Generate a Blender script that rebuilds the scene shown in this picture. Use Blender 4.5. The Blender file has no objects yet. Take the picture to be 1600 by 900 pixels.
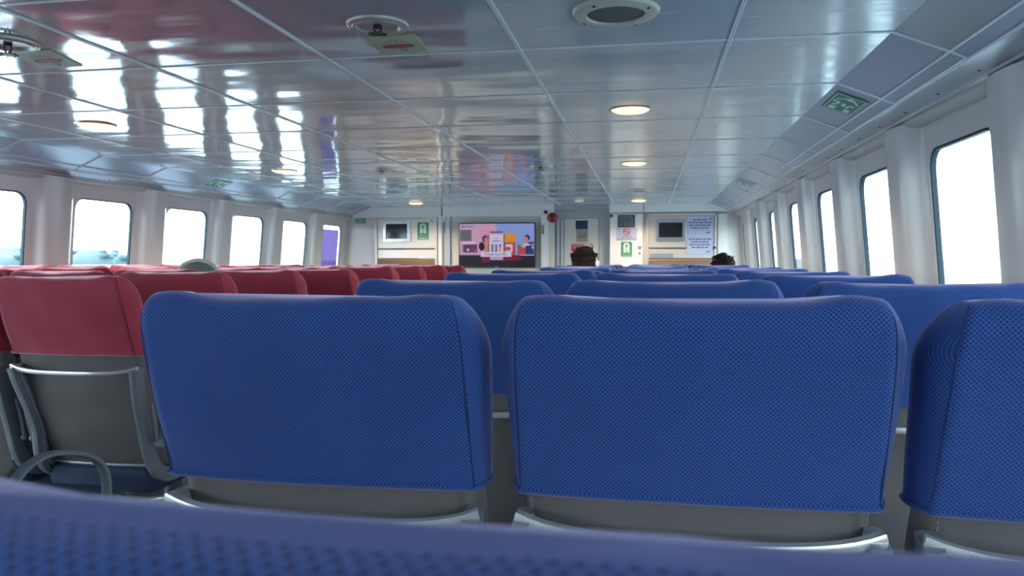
import bpy, bmesh, math, random
from mathutils import Vector, Matrix
random.seed(7)
PI = math.pi
S = bpy.context.scene
C = S.collection

# ------------------------------------------------------------------ camera
EYE = 1.18
F, YAW, PIT = 1200.0, 0.1757, 0.0367
cam_d = bpy.data.cameras.new('camera'); cam = bpy.data.objects.new('camera', cam_d); C.objects.link(cam)
cam.location = (0, 0, EYE); cam.rotation_euler = (PI/2 - PIT, 0, YAW)
cam_d.sensor_width = 36; cam_d.lens = F/1600*36
cam_d.clip_start = 0.01; cam_d.clip_end = 5000
cam_d.dof.use_dof = True; cam_d.dof.focus_distance = 1.5; cam_d.dof.aperture_fstop = 10.0
S.camera = cam
# ------------------------------------------------------------------ view
S.view_settings.view_transform = 'Standard'; S.view_settings.look = 'None'
S.view_settings.gamma = 1; S.view_settings.use_curve_mapping = False
S.view_settings.exposure = 1.88
# ------------------------------------------------------------------ sky: bright hazy overcast, brighter to port (-X) where the sun is
SKY = 3.1
LAMP = 32.0                      # each lit ceiling downlight
w = bpy.data.worlds.new('overcast_sky'); S.world = w; w.use_nodes = True
nt = w.node_tree; nt.nodes.clear()
out = nt.nodes.new('ShaderNodeOutputWorld'); bg = nt.nodes.new('ShaderNodeBackground')
tc = nt.nodes.new('ShaderNodeTexCoord'); sp = nt.nodes.new('ShaderNodeSeparateXYZ')
mr = nt.nodes.new('ShaderNodeMapRange'); mr.inputs['From Min'].default_value = 1; mr.inputs['From Max'].default_value = -1
mr.inputs['To Min'].default_value = SKY*0.75; mr.inputs['To Max'].default_value = SKY*1.5
cr = nt.nodes.new('ShaderNodeValToRGB')
cr.color_ramp.elements[0].position = 0.0; cr.color_ramp.elements[0].color = (0.90, 0.97, 1.0, 1)
cr.color_ramp.elements[1].position = 0.6; cr.color_ramp.elements[1].color = (0.72, 0.85, 1.0, 1)
nt.links.new(tc.outputs['Generated'], sp.inputs[0]); nt.links.new(sp.outputs['X'], mr.inputs['Value'])
nt.links.new(sp.outputs['Z'], cr.inputs[0]); nt.links.new(cr.outputs[0], bg.inputs['Color'])
nt.links.new(mr.outputs[0], bg.inputs['Strength']); nt.links.new(bg.outputs[0], out.inputs[0])

# ------------------------------------------------------------------ room numbers (z below are heights over the floor)
CX = -1.96                      # centre line of the cabin
CEIL = EYE + 0.95
TW, TL, TX0, TY0 = 0.919, 0.944, 0.34, 3.46      # ceiling panel grid
YB, YF, YD = -5.2, 13.3, 13.52   # back wall, front wall, door at the end of its recess
YW = [4.14 - 1.42*k for k in range(6, 0, -1)] + [4.14 + 1.42*k for k in range(7)]   # window centres
def wall_half(z):               # the side walls lean inwards at the top
    return 3.46 + 0.09*(EYE + 0.6 - z)

def ray(px, py):
    v = Vector(((px-800)/F, (450-py)/F, -1))
    return (cam.rotation_euler.to_matrix() @ v)
def at_z(px, py, z):
    d = ray(px, py); t = (z-EYE)/d.z
    return Vector((d.x*t, d.y*t, z))
def at_y(px, py, y):
    d = ray(px, py); t = y/d.y
    return Vector((d.x*t, y, EYE+d.z*t))

# ------------------------------------------------------------------ materials
M = {}
def mat(name, col, rough=0.5, metal=0.0, sheen=0, emit=None, spec=0.5, coat=0):
    m = bpy.data.materials.new(name); m.use_nodes = True
    b = m.node_tree.nodes['Principled BSDF']
    b.inputs['Base Color'].default_value = (*col, 1); b.inputs['Roughness'].default_value = rough
    b.inputs['Metallic'].default_value = metal; b.inputs['Specular IOR Level'].default_value = spec
    if coat: b.inputs['Coat Weight'].default_value = coat; b.inputs['Coat Roughness'].default_value = 0.15
    if sheen:
        b.inputs['Sheen Weight'].default_value = sheen; b.inputs['Sheen Roughness'].default_value = 0.4
    if emit:
        b.inputs['Emission Color'].default_value = (*emit[0], 1); b.inputs['Emission Strength'].default_value = emit[1]
    M[name] = m; return m
def N(m, t, **kw):
    n = m.node_tree.nodes.new(t)
    for k, v in kw.items():
        if k in n.inputs: n.inputs[k].default_value = v
        else: setattr(n, k, v)
    return n
def L(m, a, b): m.node_tree.links.new(a, b)
def bumpy(m, scale, strength, dist=0.002, stretch=(1,1,1), detail=3, colvar=0):
    b = m.node_tree.nodes['Principled BSDF']
    t = N(m, 'ShaderNodeTexCoord'); mp = N(m, 'ShaderNodeMapping'); mp.inputs['Scale'].default_value = stretch
    n = N(m, 'ShaderNodeTexNoise', Scale=scale, Detail=detail)
    bp = N(m, 'ShaderNodeBump', Strength=strength, Distance=dist)
    L(m, t.outputs['Object'], mp.inputs[0]); L(m, mp.outputs[0], n.inputs['Vector']); L(m, n.outputs[0], bp.inputs['Height'])
    L(m, bp.outputs[0], b.inputs['Normal'])
    if colvar:
        base = b.inputs['Base Color'].default_value[:]
        mx = N(m, 'ShaderNodeMix', data_type='RGBA'); mx.inputs[6].default_value = [c*(1-colvar) for c in base[:3]]+[1]
        mx.inputs[7].default_value = [min(1, c*(1+colvar)) for c in base[:3]]+[1]
        L(m, n.outputs[0], mx.inputs[0]); L(m, mx.outputs[2], b.inputs['Base Color'])
    return m
def knit(name, col, hole, sheencol):
    """spacer mesh knit: staggered rows of small dark holes, laid out in UV metres"""
    m = mat(name, col, 0.8, sheen=0.5); b = m.node_tree.nodes['Principled BSDF']
    b.inputs['Sheen Tint'].default_value = (*sheencol, 1)
    b.inputs['Specular IOR Level'].default_value = 0.2
    uv = N(m, 'ShaderNodeUVMap'); sep = N(m, 'ShaderNodeSeparateXYZ'); L(m, uv.outputs[0], sep.inputs[0])
    def math_(op, a, bb=None, c=None):
        n = N(m, 'ShaderNodeMath', operation=op)
        for i, v in enumerate((a, bb, c)):
            if v is None: continue
            if isinstance(v, (int, float)): n.inputs[i].default_value = v
            else: L(m, v, n.inputs[i])
        return n.outputs[0]
    u = math_('MULTIPLY', sep.outputs[0], PI/0.0058); v = math_('MULTIPLY', sep.outputs[1], PI/0.0058)
    # product of two diagonal waves gives a staggered lattice of dots
    s = math_('COSINE', math_('ADD', u, v)); t = math_('COSINE', math_('SUBTRACT', u, v))
    p = math_('MULTIPLY', s, s); q = math_('MULTIPLY', t, t); h = math_('MULTIPLY', p, q)
    mr = N(m, 'ShaderNodeMapRange', interpolation_type='SMOOTHSTEP'); mr.inputs['From Min'].default_value = 0.18; mr.inputs['From Max'].default_value = 0.65
    L(m, h, mr.inputs['Value'])
    big = N(m, 'ShaderNodeTexNoise', Scale=9.0, Detail=3); L(m, N(m, 'ShaderNodeTexCoord').outputs['Object'], big.inputs['Vector'])
    mv = N(m, 'ShaderNodeMix', data_type='RGBA'); mv.inputs[6].default_value = [c*0.86 for c in col]+[1]; mv.inputs[7].default_value = [c*1.12 for c in col]+[1]
    L(m, big.outputs[0], mv.inputs[0])
    mx = N(m, 'ShaderNodeMix', data_type='RGBA'); mx.inputs[7].default_value = (*hole, 1)
    L(m, mv.outputs[2], mx.inputs[6]); L(m, mr.outputs[0], mx.inputs[0])
    L(m, mx.outputs[2], b.inputs['Base Color'])
    bp = N(m, 'ShaderNodeBump', Strength=0.6, Distance=0.0009); bp.invert = True
    L(m, mr.outputs[0], bp.inputs['Height']); L(m, bp.outputs[0], b.inputs['Normal'])
    return m
knit('blue_knit', (0.038, 0.104, 0.35), (0.006, 0.018, 0.10), (0.80, 0.68, 1.0))
mat('blue_knit_seam', (0.012, 0.03, 0.13), 0.8); mat('red_cloth_seam', (0.16, 0.012, 0.025), 0.8)
bumpy(mat('red_cloth', (0.40, 0.035, 0.07), 0.8, sheen=1.0), 14, 0.5, 0.004, colvar=0.12)
M['red_cloth'].node_tree.nodes['Principled BSDF'].inputs['Sheen Tint'].default_value = (1, 0.6, 0.7, 1)
bumpy(mat('taupe_leather', (0.150, 0.138, 0.138), 0.48), 5.5, 0.5, 0.012, detail=2, colvar=0.1)
mat('stitch_thread', (0.19, 0.175, 0.17), 0.8)
mat('grey_frame', (0.28, 0.31, 0.34), 0.34, metal=0.35)
mat('bright_edge', (0.75, 0.77, 0.78), 0.25, metal=0.6)
bumpy(mat('navy_cloth', (0.03, 0.05, 0.11), 0.9), 30, 0.4)
mat('dark_metal', (0.05, 0.05, 0.055), 0.45, metal=0.5)
bumpy(mat('floor_vinyl', (0.30, 0.32, 0.36), 0.45), 60, 0.15, colvar=0.15)
mat('cream_gelcoat', (0.66, 0.61, 0.58), 0.28, coat=0.3)
mat('front_white', (0.86, 0.85, 0.83), 0.35)
mat('front_cream', (0.74, 0.70, 0.65), 0.3)
bumpy(mat('cabinet_steel', (0.72, 0.64, 0.59), 0.32, metal=0.35), 3, 0.25, 0.01, (1,1,6))
mat('louver_wood', (0.42, 0.27, 0.17), 0.5)
mat('gasket', (0.03, 0.05, 0.065), 0.6, spec=0.2)
mat('seam_strip', (0.82, 0.84, 0.86), 0.35, metal=0.0)
mat('seam_gap', (0.03, 0.03, 0.035), 0.7)
mat('soffit_panel', (0.31, 0.36, 0.45), 0.33, metal=0.25)
mat('soffit_rail', (0.42, 0.45, 0.49), 0.32, metal=0.5)
mat('cove_cream', (0.55, 0.52, 0.47), 0.35)
mat('beige_plastic', (0.62, 0.58, 0.48), 0.45)
mat('speaker_cloth', (0.13, 0.13, 0.125), 0.85)
mat('black_plastic', (0.012, 0.012, 0.014), 0.35)
mat('screen_glass', (0.015, 0.017, 0.022), 0.12)
mat('steel', (0.55, 0.56, 0.57), 0.28, metal=0.9)
mat('brushed_aluminium', (0.50, 0.53, 0.57), 0.4, metal=0.25)
mat('white_plastic', (0.75, 0.75, 0.75), 0.4)
mat('paper', (0.50, 0.52, 0.68), 0.6)
mat('ink', (0.10, 0.10, 0.20), 0.7)
mat('sign_green', (0.02, 0.24, 0.13), 0.45)
mat('sign_green_dim', (0.03, 0.20, 0.15), 0.45)
mat('sign_pale', (0.60, 0.78, 0.62), 0.45)
mat('sign_red', (0.55, 0.03, 0.05), 0.45)
mat('sticker_pale', (0.48, 0.54, 0.36), 0.5)
mat('slate', (0.06, 0.075, 0.09), 0.35)
mat('poster_blue', (0.02, 0.04, 0.10), 0.35)
mat('poster_beige', (0.36, 0.34, 0.26), 0.5)
mat('bell_red', (0.28, 0.01, 0.02), 0.35)
mat('lamp_glow', (1, 0.8, 0.5), 0.5, emit=((1.0, 0.66, 0.28), 0.70))
mat('lamp_dim', (0.5, 0.42, 0.3), 0.5, emit=((1.0, 0.8, 0.6), 0.12))
mat('aged_chrome', (0.52, 0.50, 0.45), 0.35, metal=0.25)
mat('skin', (0.48, 0.27, 0.19), 0.5)
bumpy(mat('hair_dark', (0.014, 0.009, 0.008), 0.7, spec=0.15), 40, 0.6, 0.004, (1,1,0.2))
bumpy(mat('cap_grey', (0.20, 0.24, 0.22), 0.85), 60, 0.3)
mat('cap_rim', (0.72, 0.72, 0.64), 0.7)
mat('cap_brim', (0.035, 0.07, 0.10), 0.7)
bumpy(mat('shirt_green', (0.05, 0.09, 0.07), 0.9), 30, 0.3)
bumpy(mat('shirt_white', (0.5, 0.5, 0.52), 0.9), 30, 0.3)
bumpy(mat('shirt_navy', (0.02, 0.03, 0.07), 0.9), 30, 0.3)
bumpy(mat('trousers', (0.03, 0.035, 0.06), 0.9), 30, 0.3)
mat('brown_bag', (0.30, 0.17, 0.11), 0.6); bumpy(M['brown_bag'], 12, 0.5, 0.01)
mat('red_bag', (0.50, 0.02, 0.05), 0.6); bumpy(M['red_bag'], 12, 0.5, 0.01)
bumpy(mat('sea_water', (0.22, 0.30, 0.33), 0.25), 0.6, 0.7, 0.4)
bumpy(mat('far_trees', (0.07, 0.11, 0.12), 0.95), 0.25, 0.6, 1.0, colvar=0.3)  # aerial haze over the distant shore is put into this bluish base colour
mat('boat_white', (0.10, 0.11, 0.12), 0.4); mat('boat_blue', (0.015, 0.035, 0.07), 0.4)
mat('deck_grey', (0.35, 0.36, 0.37), 0.6)
# screen colours: a lit display gives off its own light
for nm, col in dict(sc_pink=(0.78, 0.42, 0.62), sc_lilac=(0.62, 0.42, 0.68), sc_blue=(0.30, 0.42, 0.86), sc_white=(0.78, 0.72, 0.95),
        sc_dark=(0.02, 0.015, 0.035), sc_grey=(0.17, 0.17, 0.23), sc_plum=(0.16, 0.05, 0.16), sc_orange=(0.85, 0.36, 0.05), sc_red=(0.62, 0.09, 0.09),
        sc_wine=(0.22, 0.02, 0.05), sc_navy=(0.03, 0.06, 0.22), sc_skin=(0.78, 0.25, 0.20), sc_green=(0.10, 0.22, 0.03)).items():
    mat(nm, (0.01, 0.01, 0.01), 0.5, emit=(col, 0.17), spec=0.15)
def metal_ceiling(name, perf, c0, c1, r0, r1, metal, wave):
    m = mat(name, c0, 0.12, metal=metal); b = m.node_tree.nodes['Principled BSDF']
    b.inputs['IOR'].default_value = 1.62
    t = N(m, 'ShaderNodeTexCoord')
    mp = N(m, 'ShaderNodeMapping'); mp.inputs['Scale'].default_value = (0.8, 2.2, 1)
    n1 = N(m, 'ShaderNodeTexNoise', Scale=1.7, Detail=0.8); b1 = N(m, 'ShaderNodeBump', Strength=1.0, Distance=wave)
    L(m, t.outputs['Object'], mp.inputs[0]); L(m, mp.outputs[0], n1.inputs['Vector']); L(m, n1.outputs[0], b1.inputs['Height'])
    # wiped, brushed streaks running across the cabin
    mp2 = N(m, 'ShaderNodeMapping'); mp2.inputs['Scale'].default_value = (1.6, 16, 1)
    n2 = N(m, 'ShaderNodeTexNoise', Scale=3.0, Detail=5); L(m, t.outputs['Object'], mp2.inputs[0]); L(m, mp2.outputs[0], n2.inputs['Vector'])
    rr = N(m, 'ShaderNodeMapRange'); rr.inputs['From Min'].default_value = 0.3; rr.inputs['From Max'].default_value = 0.75
    rr.inputs['To Min'].default_value = r0; rr.inputs['To Max'].default_value = r1
    L(m, n2.outputs[0], rr.inputs['Value']); L(m, rr.outputs[0], b.inputs['Roughness'])
    n3 = N(m, 'ShaderNodeTexNoise', Scale=1.3, Detail=4); L(m, t.outputs['Object'], n3.inputs['Vector'])
    mx = N(m, 'ShaderNodeMix', data_type='RGBA'); mx.inputs[6].default_value = (*c0, 1); mx.inputs[7].default_value = (*c1, 1)
    L(m, n3.outputs[0], mx.inputs[0]); colo = mx.outputs[2]
    if perf:
        vo = N(m, 'ShaderNodeTexVoronoi', Scale=120.0, voronoi_dimensions='2D'); vo.inputs['Randomness'].default_value = 0.0
        L(m, t.outputs['Object'], vo.inputs['Vector'])
        lt = N(m, 'ShaderNodeMath', operation='LESS_THAN'); lt.inputs[1].default_value = 0.28; L(m, vo.outputs['Distance'], lt.inputs[0])
        mh = N(m, 'ShaderNodeMix', data_type='RGBA'); mh.inputs[7].default_value = (0.11, 0.12, 0.14, 1)
        L(m, colo, mh.inputs[6]); L(m, lt.outputs[0], mh.inputs[0]); colo = mh.outputs[2]
    L(m, colo, b.inputs['Base Color']); L(m, b1.outputs[0], b.inputs['Normal'])
metal_ceiling('ceiling_metal', False, (0.31, 0.39, 0.43), (0.42, 0.51, 0.55), 0.05, 0.14, 0.04, 0.009)
metal_ceiling('ceiling_perforated', True, (0.35, 0.40, 0.43), (0.46, 0.52, 0.55), 0.05, 0.16, 0.04, 0.008)
metal_ceiling('ceiling_brushed', False, (0.38, 0.45, 0.48), (0.52, 0.59, 0.61), 0.12, 0.30, 0.04, 0.006)
def glass(name, tint):
    m = bpy.data.materials.new(name); m.use_nodes = True; t = m.node_tree; t.nodes.clear()
    o = t.nodes.new('ShaderNodeOutputMaterial'); tr = t.nodes.new('ShaderNodeBsdfTransparent'); gl = t.nodes.new('ShaderNodeBsdfGlossy')
    tr.inputs[0].default_value = (*tint, 1); gl.inputs['Roughness'].default_value = 0.02
    mx = t.nodes.new('ShaderNodeMixShader'); fr = t.nodes.new('ShaderNodeLayerWeight'); pw = t.nodes.new('ShaderNodeMath'); pw.operation = 'POWER'; pw.inputs[1].default_value = 5.0
    ml = t.nodes.new('ShaderNodeMath'); ml.operation = 'MULTIPLY_ADD'; ml.inputs[1].default_value = 0.6; ml.inputs[2].default_value = 0.03
    t.links.new(fr.outputs['Facing'], pw.inputs[0]); t.links.new(pw.outputs[0], ml.inputs[0])
    t.links.new(ml.outputs[0], mx.inputs[0]); t.links.new(tr.outputs[0], mx.inputs[1]); t.links.new(gl.outputs[0], mx.inputs[2])
    t.links.new(mx.outputs[0], o.inputs[0]); M[name] = m
glass('clear_glass', (0.93, 0.97, 0.97)); glass('violet_film', (0.171, 0.145, 0.260))

# ------------------------------------------------------------------ mesh helpers
class MB:
    def __init__(s): s.v = []; s.f = []; s.m = []; s.uv = {}
    def add(s, vs, fs, mi=0):
        o = len(s.v); s.v += [tuple(v) for v in vs]
        for f in fs: s.f.append(tuple(i+o for i in f)); s.m.append(mi)
        return s
    def box(s, x0, x1, y0, y1, z0, z1, mi=0):
        vs = [(x, y, z) for z in (z0, z1) for y in (y0, y1) for x in (x0, x1)]
        return s.add(vs, [(0,2,3,1), (4,5,7,6), (0,1,5,4), (2,6,7,3), (0,4,6,2), (1,3,7,5)], mi)
    def sweep(s, pts, prof, mi=0, closed=False, cap=True, up=(0,0,1), scale=None):
        """prof: list of (a,b) offsets, a along side vector, b along normal"""
        P = [Vector(p) for p in pts]; n = len(P); k = len(prof); vs = []
        U = Vector(up); prev = None
        for i in range(n):
            if closed: t = (P[(i+1) % n]-P[i-1]).normalized()
            else: t = (P[min(i+1, n-1)]-P[max(i-1, 0)]).normalized()
            a = t.cross(U)
            if a.length < 0.05: a = prev if prev is not None else t.cross(Vector((0, 1, 0.1)))
            a = (a - t*a.dot(t)).normalized()
            if prev is not None and a.dot(prev) < 0: a = -a
            prev = a; b = a.cross(t).normalized(); q = scale[i] if scale else 1
            vs += [P[i]+a*(x*q)+b*(y*q) for x, y in prof]
        fs = []
        for i in range(n if closed else n-1):
            j = (i+1) % n
            for c in range(k): d = (c+1) % k; fs.append((i*k+c, i*k+d, j*k+d, j*k+c))
        if cap and not closed: fs += [tuple(range(k-1, -1, -1)), tuple((n-1)*k+c for c in range(k))]
        return s.add(vs, fs, mi)
    def tube(s, pts, r, seg=10, mi=0, **kw):
        return s.sweep(pts, [(r*math.cos(2*PI*i/seg), r*math.sin(2*PI*i/seg)) for i in range(seg)], mi, **kw)
    def lathe(s, c, prof, seg=32, mi=0, axis='z'):
        """prof list of (r,h)"""
        vs = []; k = len(prof)
        for i in range(seg):
            a = 2*PI*i/seg
            for r, h in prof:
                p = (r*math.cos(a), r*math.sin(a), h)
                if axis == 'y': p = (p[0], p[2], p[1])
                vs.append((c[0]+p[0], c[1]+p[1], c[2]+p[2]))
        fs = []
        for i in range(seg):
            j = (i+1) % seg
            for q in range(k-1): fs.append((i*k+q, j*k+q, j*k+q+1, i*k+q+1))
        return s.add(vs, fs, mi)
    def ell(s, c, r, seg=16, rings=10, mi=0, rot=None):
        vs = []; fs = []
        for i in range(rings+1):
            th = PI*i/rings
            for j in range(seg):
                a = 2*PI*j/seg; p = Vector((r[0]*math.sin(th)*math.cos(a), r[1]*math.sin(th)*math.sin(a), r[2]*math.cos(th)))
                if rot is not None: p = rot @ p
                vs.append(p+Vector(c))
        for i in range(rings):
            for j in range(seg): k = (j+1) % seg; fs.append((i*seg+j, (i+1)*seg+j, (i+1)*seg+k, i*seg+k))
        return s.add(vs, fs, mi)
    def poly(s, pts2, y, mi=0, thick=0.0):
        """flat polygon in the XZ plane at y facing -Y"""
        n = len(pts2)
        s.add([(x, y, z) for x, z in pts2], [tuple(range(n))], mi)
        if thick: s.add([(x, y+t, z) for t in (0, thick) for x, z in pts2], [(i, n+i, n+(i+1) % n, (i+1) % n) for i in range(n)]+[tuple(range(2*n-1, n-1, -1))], mi)
        return s
    def build(s, name, mats, parent=None, smooth=True, angle=40, bevel=0, loc=None, merge=True):
        me = bpy.data.meshes.new(name); me.from_pydata(s.v, [], s.f)
        for m in (mats if isinstance(mats, (list, tuple)) else [mats]): me.materials.append(M[m] if isinstance(m, str) else m)
        for p, mi in zip(me.polygons, s.m): p.material_index = mi
        bm = bmesh.new(); bm.from_mesh(me)
        if merge: bmesh.ops.remove_doubles(bm, verts=bm.verts, dist=1e-6)
        bmesh.ops.recalc_face_normals(bm, faces=bm.faces)
        for f in bm.faces: f.smooth = smooth
        if smooth:
            for e in bm.edges:
                if len(e.link_faces) == 2 and e.calc_face_angle(0) > math.radians(angle): e.smooth = False
        bm.to_mesh(me); bm.free()
        o = bpy.data.objects.new(name, me); C.objects.link(o)
        if parent: o.parent = parent
        if bevel:
            b = o.modifiers.new('bevel', 'BEVEL'); b.width = bevel; b.segments = 2; b.limit_method = 'ANGLE'
        if loc: o.location = loc
        return o
def tag(o, label=None, cat=None, group=None, kind=None):
    if label: o['label'] = label
    if cat: o['category'] = cat
    if group: o['group'] = group
    if kind: o['kind'] = kind
    return o
def empty(name, loc=(0,0,0), rz=0):
    o = bpy.data.objects.new(name, None); C.objects.link(o); o.location = loc; o.rotation_euler = (0, 0, rz)
    o.empty_display_size = 0.1; return o
def copy_tree(o, parent=None, kids=None):
    c = o.copy(); C.objects.link(c)
    if parent: c.parent = parent
    for ch in kids_of.get(o.name, list(o.children)): copy_tree(ch, c)
    return c
kids_of = {}
ALIGN = {}
def text_verts(body, size, align='CENTER'):
    cu = bpy.data.curves.new('t', 'FONT'); cu.body = body; cu.size = size; cu.align_x = align; cu.align_y = 'CENTER'
    o = bpy.data.objects.new('t', cu); C.objects.link(o)
    bpy.context.view_layer.update()
    me = bpy.data.meshes.new_from_object(o.evaluated_get(bpy.context.evaluated_depsgraph_get()))
    vs = [v.co.copy() for v in me.vertices]; fs = [tuple(p.vertices) for p in me.polygons]
    bpy.data.objects.remove(o); bpy.data.curves.remove(cu); bpy.data.meshes.remove(me)
    return vs, fs
def add_text(mb, body, x, y, z, size, mi=0, width=None):
    vs, fs = text_verts(body, size)
    if width:
        w0 = max(v.x for v in vs)-min(v.x for v in vs); k = width/w0
    else: k = 1
    mb.add([(x+v.x*k, y, z+v.y) for v in vs], fs, mi)
def arc(cx, cz, r, a0, a1, n): return [(cx+r*math.cos(a0+(a1-a0)*i/n), cz+r*math.sin(a0+(a1-a0)*i/n)) for i in range(n+1)]
def rrect(x0, x1, z0, z1, r, n=5):
    return arc(x1-r, z1-r, r, 0, PI/2, n)+arc(x0+r, z1-r, r, PI/2, PI, n)+arc(x0+r, z0+r, r, PI, 1.5*PI, n)+arc(x1-r, z0+r, r, 1.5*PI, 2*PI, n)
def smooth_interp(keys, n):
    """Catmull-Rom through rows of keys"""
    out = []; K = len(keys)
    for i in range(n):
        t = i/(n-1)*(K-1); a = min(int(t), K-2); f = t-a
        p0, p1, p2, p3 = keys[max(a-1, 0)], keys[a], keys[a+1], keys[min(a+2, K-1)]
        out.append([0.5*((2*b)+(-a_+c)*f+(2*a_-5*b+4*c-d)*f*f+(-a_+3*b-3*c+d)*f**3) for a_, b, c, d in zip(p0, p1, p2, p3)])
    return out

# ================================================================== SETTING
def side_wall(sgn, name):
    mb = MB(); z0, z1 = 0.0, EYE+0.80; wz0, wz1 = EYE-0.46, EYE+0.60
    def X(z, off=0): return CX+sgn*(wall_half(z)+off)
    edges = [YB] + [(YW[i]+YW[i+1])/2 for i in range(len(YW)-1)] + [YF+0.6]
    for i, yc in enumerate(YW):
        ya, yb = edges[i], edges[i+1]
        loop = rrect(yc-0.42, yc+0.42, wz0, wz1, 0.11)
        n = len(loop); outer = []
        for (y, z) in loop:     # project each point of the opening outwards on to the bay rectangle
            dy, dz = y-yc, z-(wz0+wz1)/2
            ty = ((yb-yc) if dy > 0 else (yc-ya))/max(abs(dy), 1e-6); tz = ((z1-(wz0+wz1)/2) if dz > 0 else ((wz0+wz1)/2-z0))/max(abs(dz), 1e-6)
            t = min(ty, tz); outer.append((yc+dy*t, (wz0+wz1)/2+dz*t))
        corners = [(yb, z1), (ya, z1), (ya, z0), (yb, z0)]
        for cpt in corners:     # snap the nearest outer point to each bay corner
            j = min(range(n), key=lambda q: (outer[q][0]-cpt[0])**2+(outer[q][1]-cpt[1])**2); outer[j] = cpt
        vs = [(X(z), y, z) for y, z in outer]+[(X(z), y, z) for y, z in loop]+[(X(z, 0.036), y, z) for y, z in loop]
        fs = [(j, (j+1) % n, n+(j+1) % n, n+j) for j in range(n)]+[(n+j, n+(j+1) % n, 2*n+(j+1) % n, 2*n+j) for j in range(n)]
        mb.add(vs, fs)
        vs = [(X(z, 0.036), y, z) for y, z in outer]+[(X(z, 0.036), y, z) for y, z in loop]
        mb.add(vs, [(j, (j+1) % n, n+(j+1) % n, n+j) for j in range(n)])
    o = mb.build(name, 'cream_gelcoat', angle=30)
    tag(o, 'cream moulded side wall of the cabin on the %s' % ('right' if sgn > 0 else 'left'), 'wall', kind='structure')
    # windows
    for i, yc in enumerate(YW):
        k = i+1 + (len(YW) if sgn > 0 else 0)
        loop = rrect(yc-0.42, yc+0.42, wz0, wz1, 0.11)
        g = MB(); loop2 = rrect(yc-0.408, yc+0.408, wz0+0.012, wz1-0.012, 0.10)
        n = len(loop)
        vs = [(X(z, 0.006), y, z) for y, z in loop]+[(X(z, 0.006), y, z) for y, z in loop2]+[(X(z, 0.034), y, z) for y, z in loop2]+[(X(z, 0.034), y, z) for y, z in loop]
        fs = []
        for q in range(4):
            r = (q+1) % 4
            fs += [(q*n+j, q*n+(j+1) % n, r*n+(j+1) % n, r*n+j) for j in range(n)]
        g.add(vs, fs)
        wo = g.build('window_%d' % k, 'gasket')
        fromf = len(YW)-i
        film = (sgn < 0 and i == len(YW)-1)
        tag(wo, 'rounded window in the %s wall, number %d counting back from the front wall%s' % ('right' if sgn > 0 else 'left', fromf, ', glowing violet' if film else ''), 'window', kind='structure')
        p = MB(); vs = [(X(z, 0.020), y, z) for y, z in loop2]+[(X(z, 0.026), y, z) for y, z in loop2]
        p.add(vs, [tuple(range(n)), tuple(range(2*n-1, n-1, -1))]+[(j, (j+1) % n, n+(j+1) % n, n+j) for j in range(n)])
        # violet shade hangs a little short of the top of the last port window
        po = p.build('pane', 'clear_glass', wo)
        if film:
            q = MB(); a = rrect(yc-0.40, yc+0.33, wz0+0.02, wz1-0.07, 0.03)
            q.add([(X(z, 0.016), y, z) for y, z in a]+[(X(z, 0.018), y, z) for y, z in a], [tuple(range(len(a))), tuple(range(2*len(a)-1, len(a)-1, -1))])
            fo = q.build('violet_blind', 'violet_film', wo); fo['label'] = 'translucent violet window film'
            q = MB(); q.box(X(EYE)+sgn*0.004, X(EYE)+sgn*0.012, yc-0.40, yc+0.33, EYE+0.015, EYE+0.03)
            q.build('blind_bar', 'soffit_rail', wo)
    # half-round pilasters between the windows
    for i in range(len(YW)+1):
        yc = (YW[0]-0.71 if i == 0 else YW[i-1]+0.71)
        if yc > YF-0.15 or yc < YB+0.2: continue
        pr = [(-0.23, -0.004), (-0.20, 0.004), (-0.175, 0.022), (-0.16, 0.055), (-0.135, 0.082), (-0.09, 0.100), (0, 0.108), (0.09, 0.100), (0.135, 0.082), (0.16, 0.055), (0.175, 0.022), (0.20, 0.004), (0.23, -0.004)]
        mb = MB(); zs = [0, 0.5, 1.0, 1.5, EYE+0.72, EYE+0.76]; m = len(pr)
        for z in zs:
            e = -0.03 if z == zs[-1] else 0
            mb.v += [(X(z, -d), yc+y*1.18, z) for y, d in pr]
        for a in range(len(zs)-1):
            for c in range(m-1): mb.f.append((a*m+c, a*m+c+1, (a+1)*m+c+1, (a+1)*m+c)); mb.m.append(0)
        mb.f.append(tuple((len(zs)-1)*m+c for c in range(m))); mb.m.append(0)
        o = mb.build('trim_%d' % (i+1+(20 if sgn > 0 else 0)), 'cream_gelcoat', angle=60)
        tag(o, 'rounded cream pilaster on the %s wall, number %d counting back from the front' % ('right' if sgn > 0 else 'left', len(YW)+1-i), 'pilaster', kind='structure')
    # soffit, rail and cove running the length of the cabin
    h = lambda v: CX+sgn*v
    segs = [((2.955, .95), (3.175, .863), 'soffit_panel'), ((3.18, .858), (3.245, .83), 'soffit_panel')]
    par = empty('trim_%d' % (40 if sgn > 0 else 41), (0, 0, 0))
    tag(par, 'sloping grey metal soffit along the top of the %s wall' % ('right' if sgn > 0 else 'left'), 'soffit', kind='structure')
    ys = [YB]+[TY0+TL*k for k in range(-9, 11)]+[YF+0.3]
    ys = sorted(y for y in ys if YB <= y <= YF+0.4)
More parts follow.
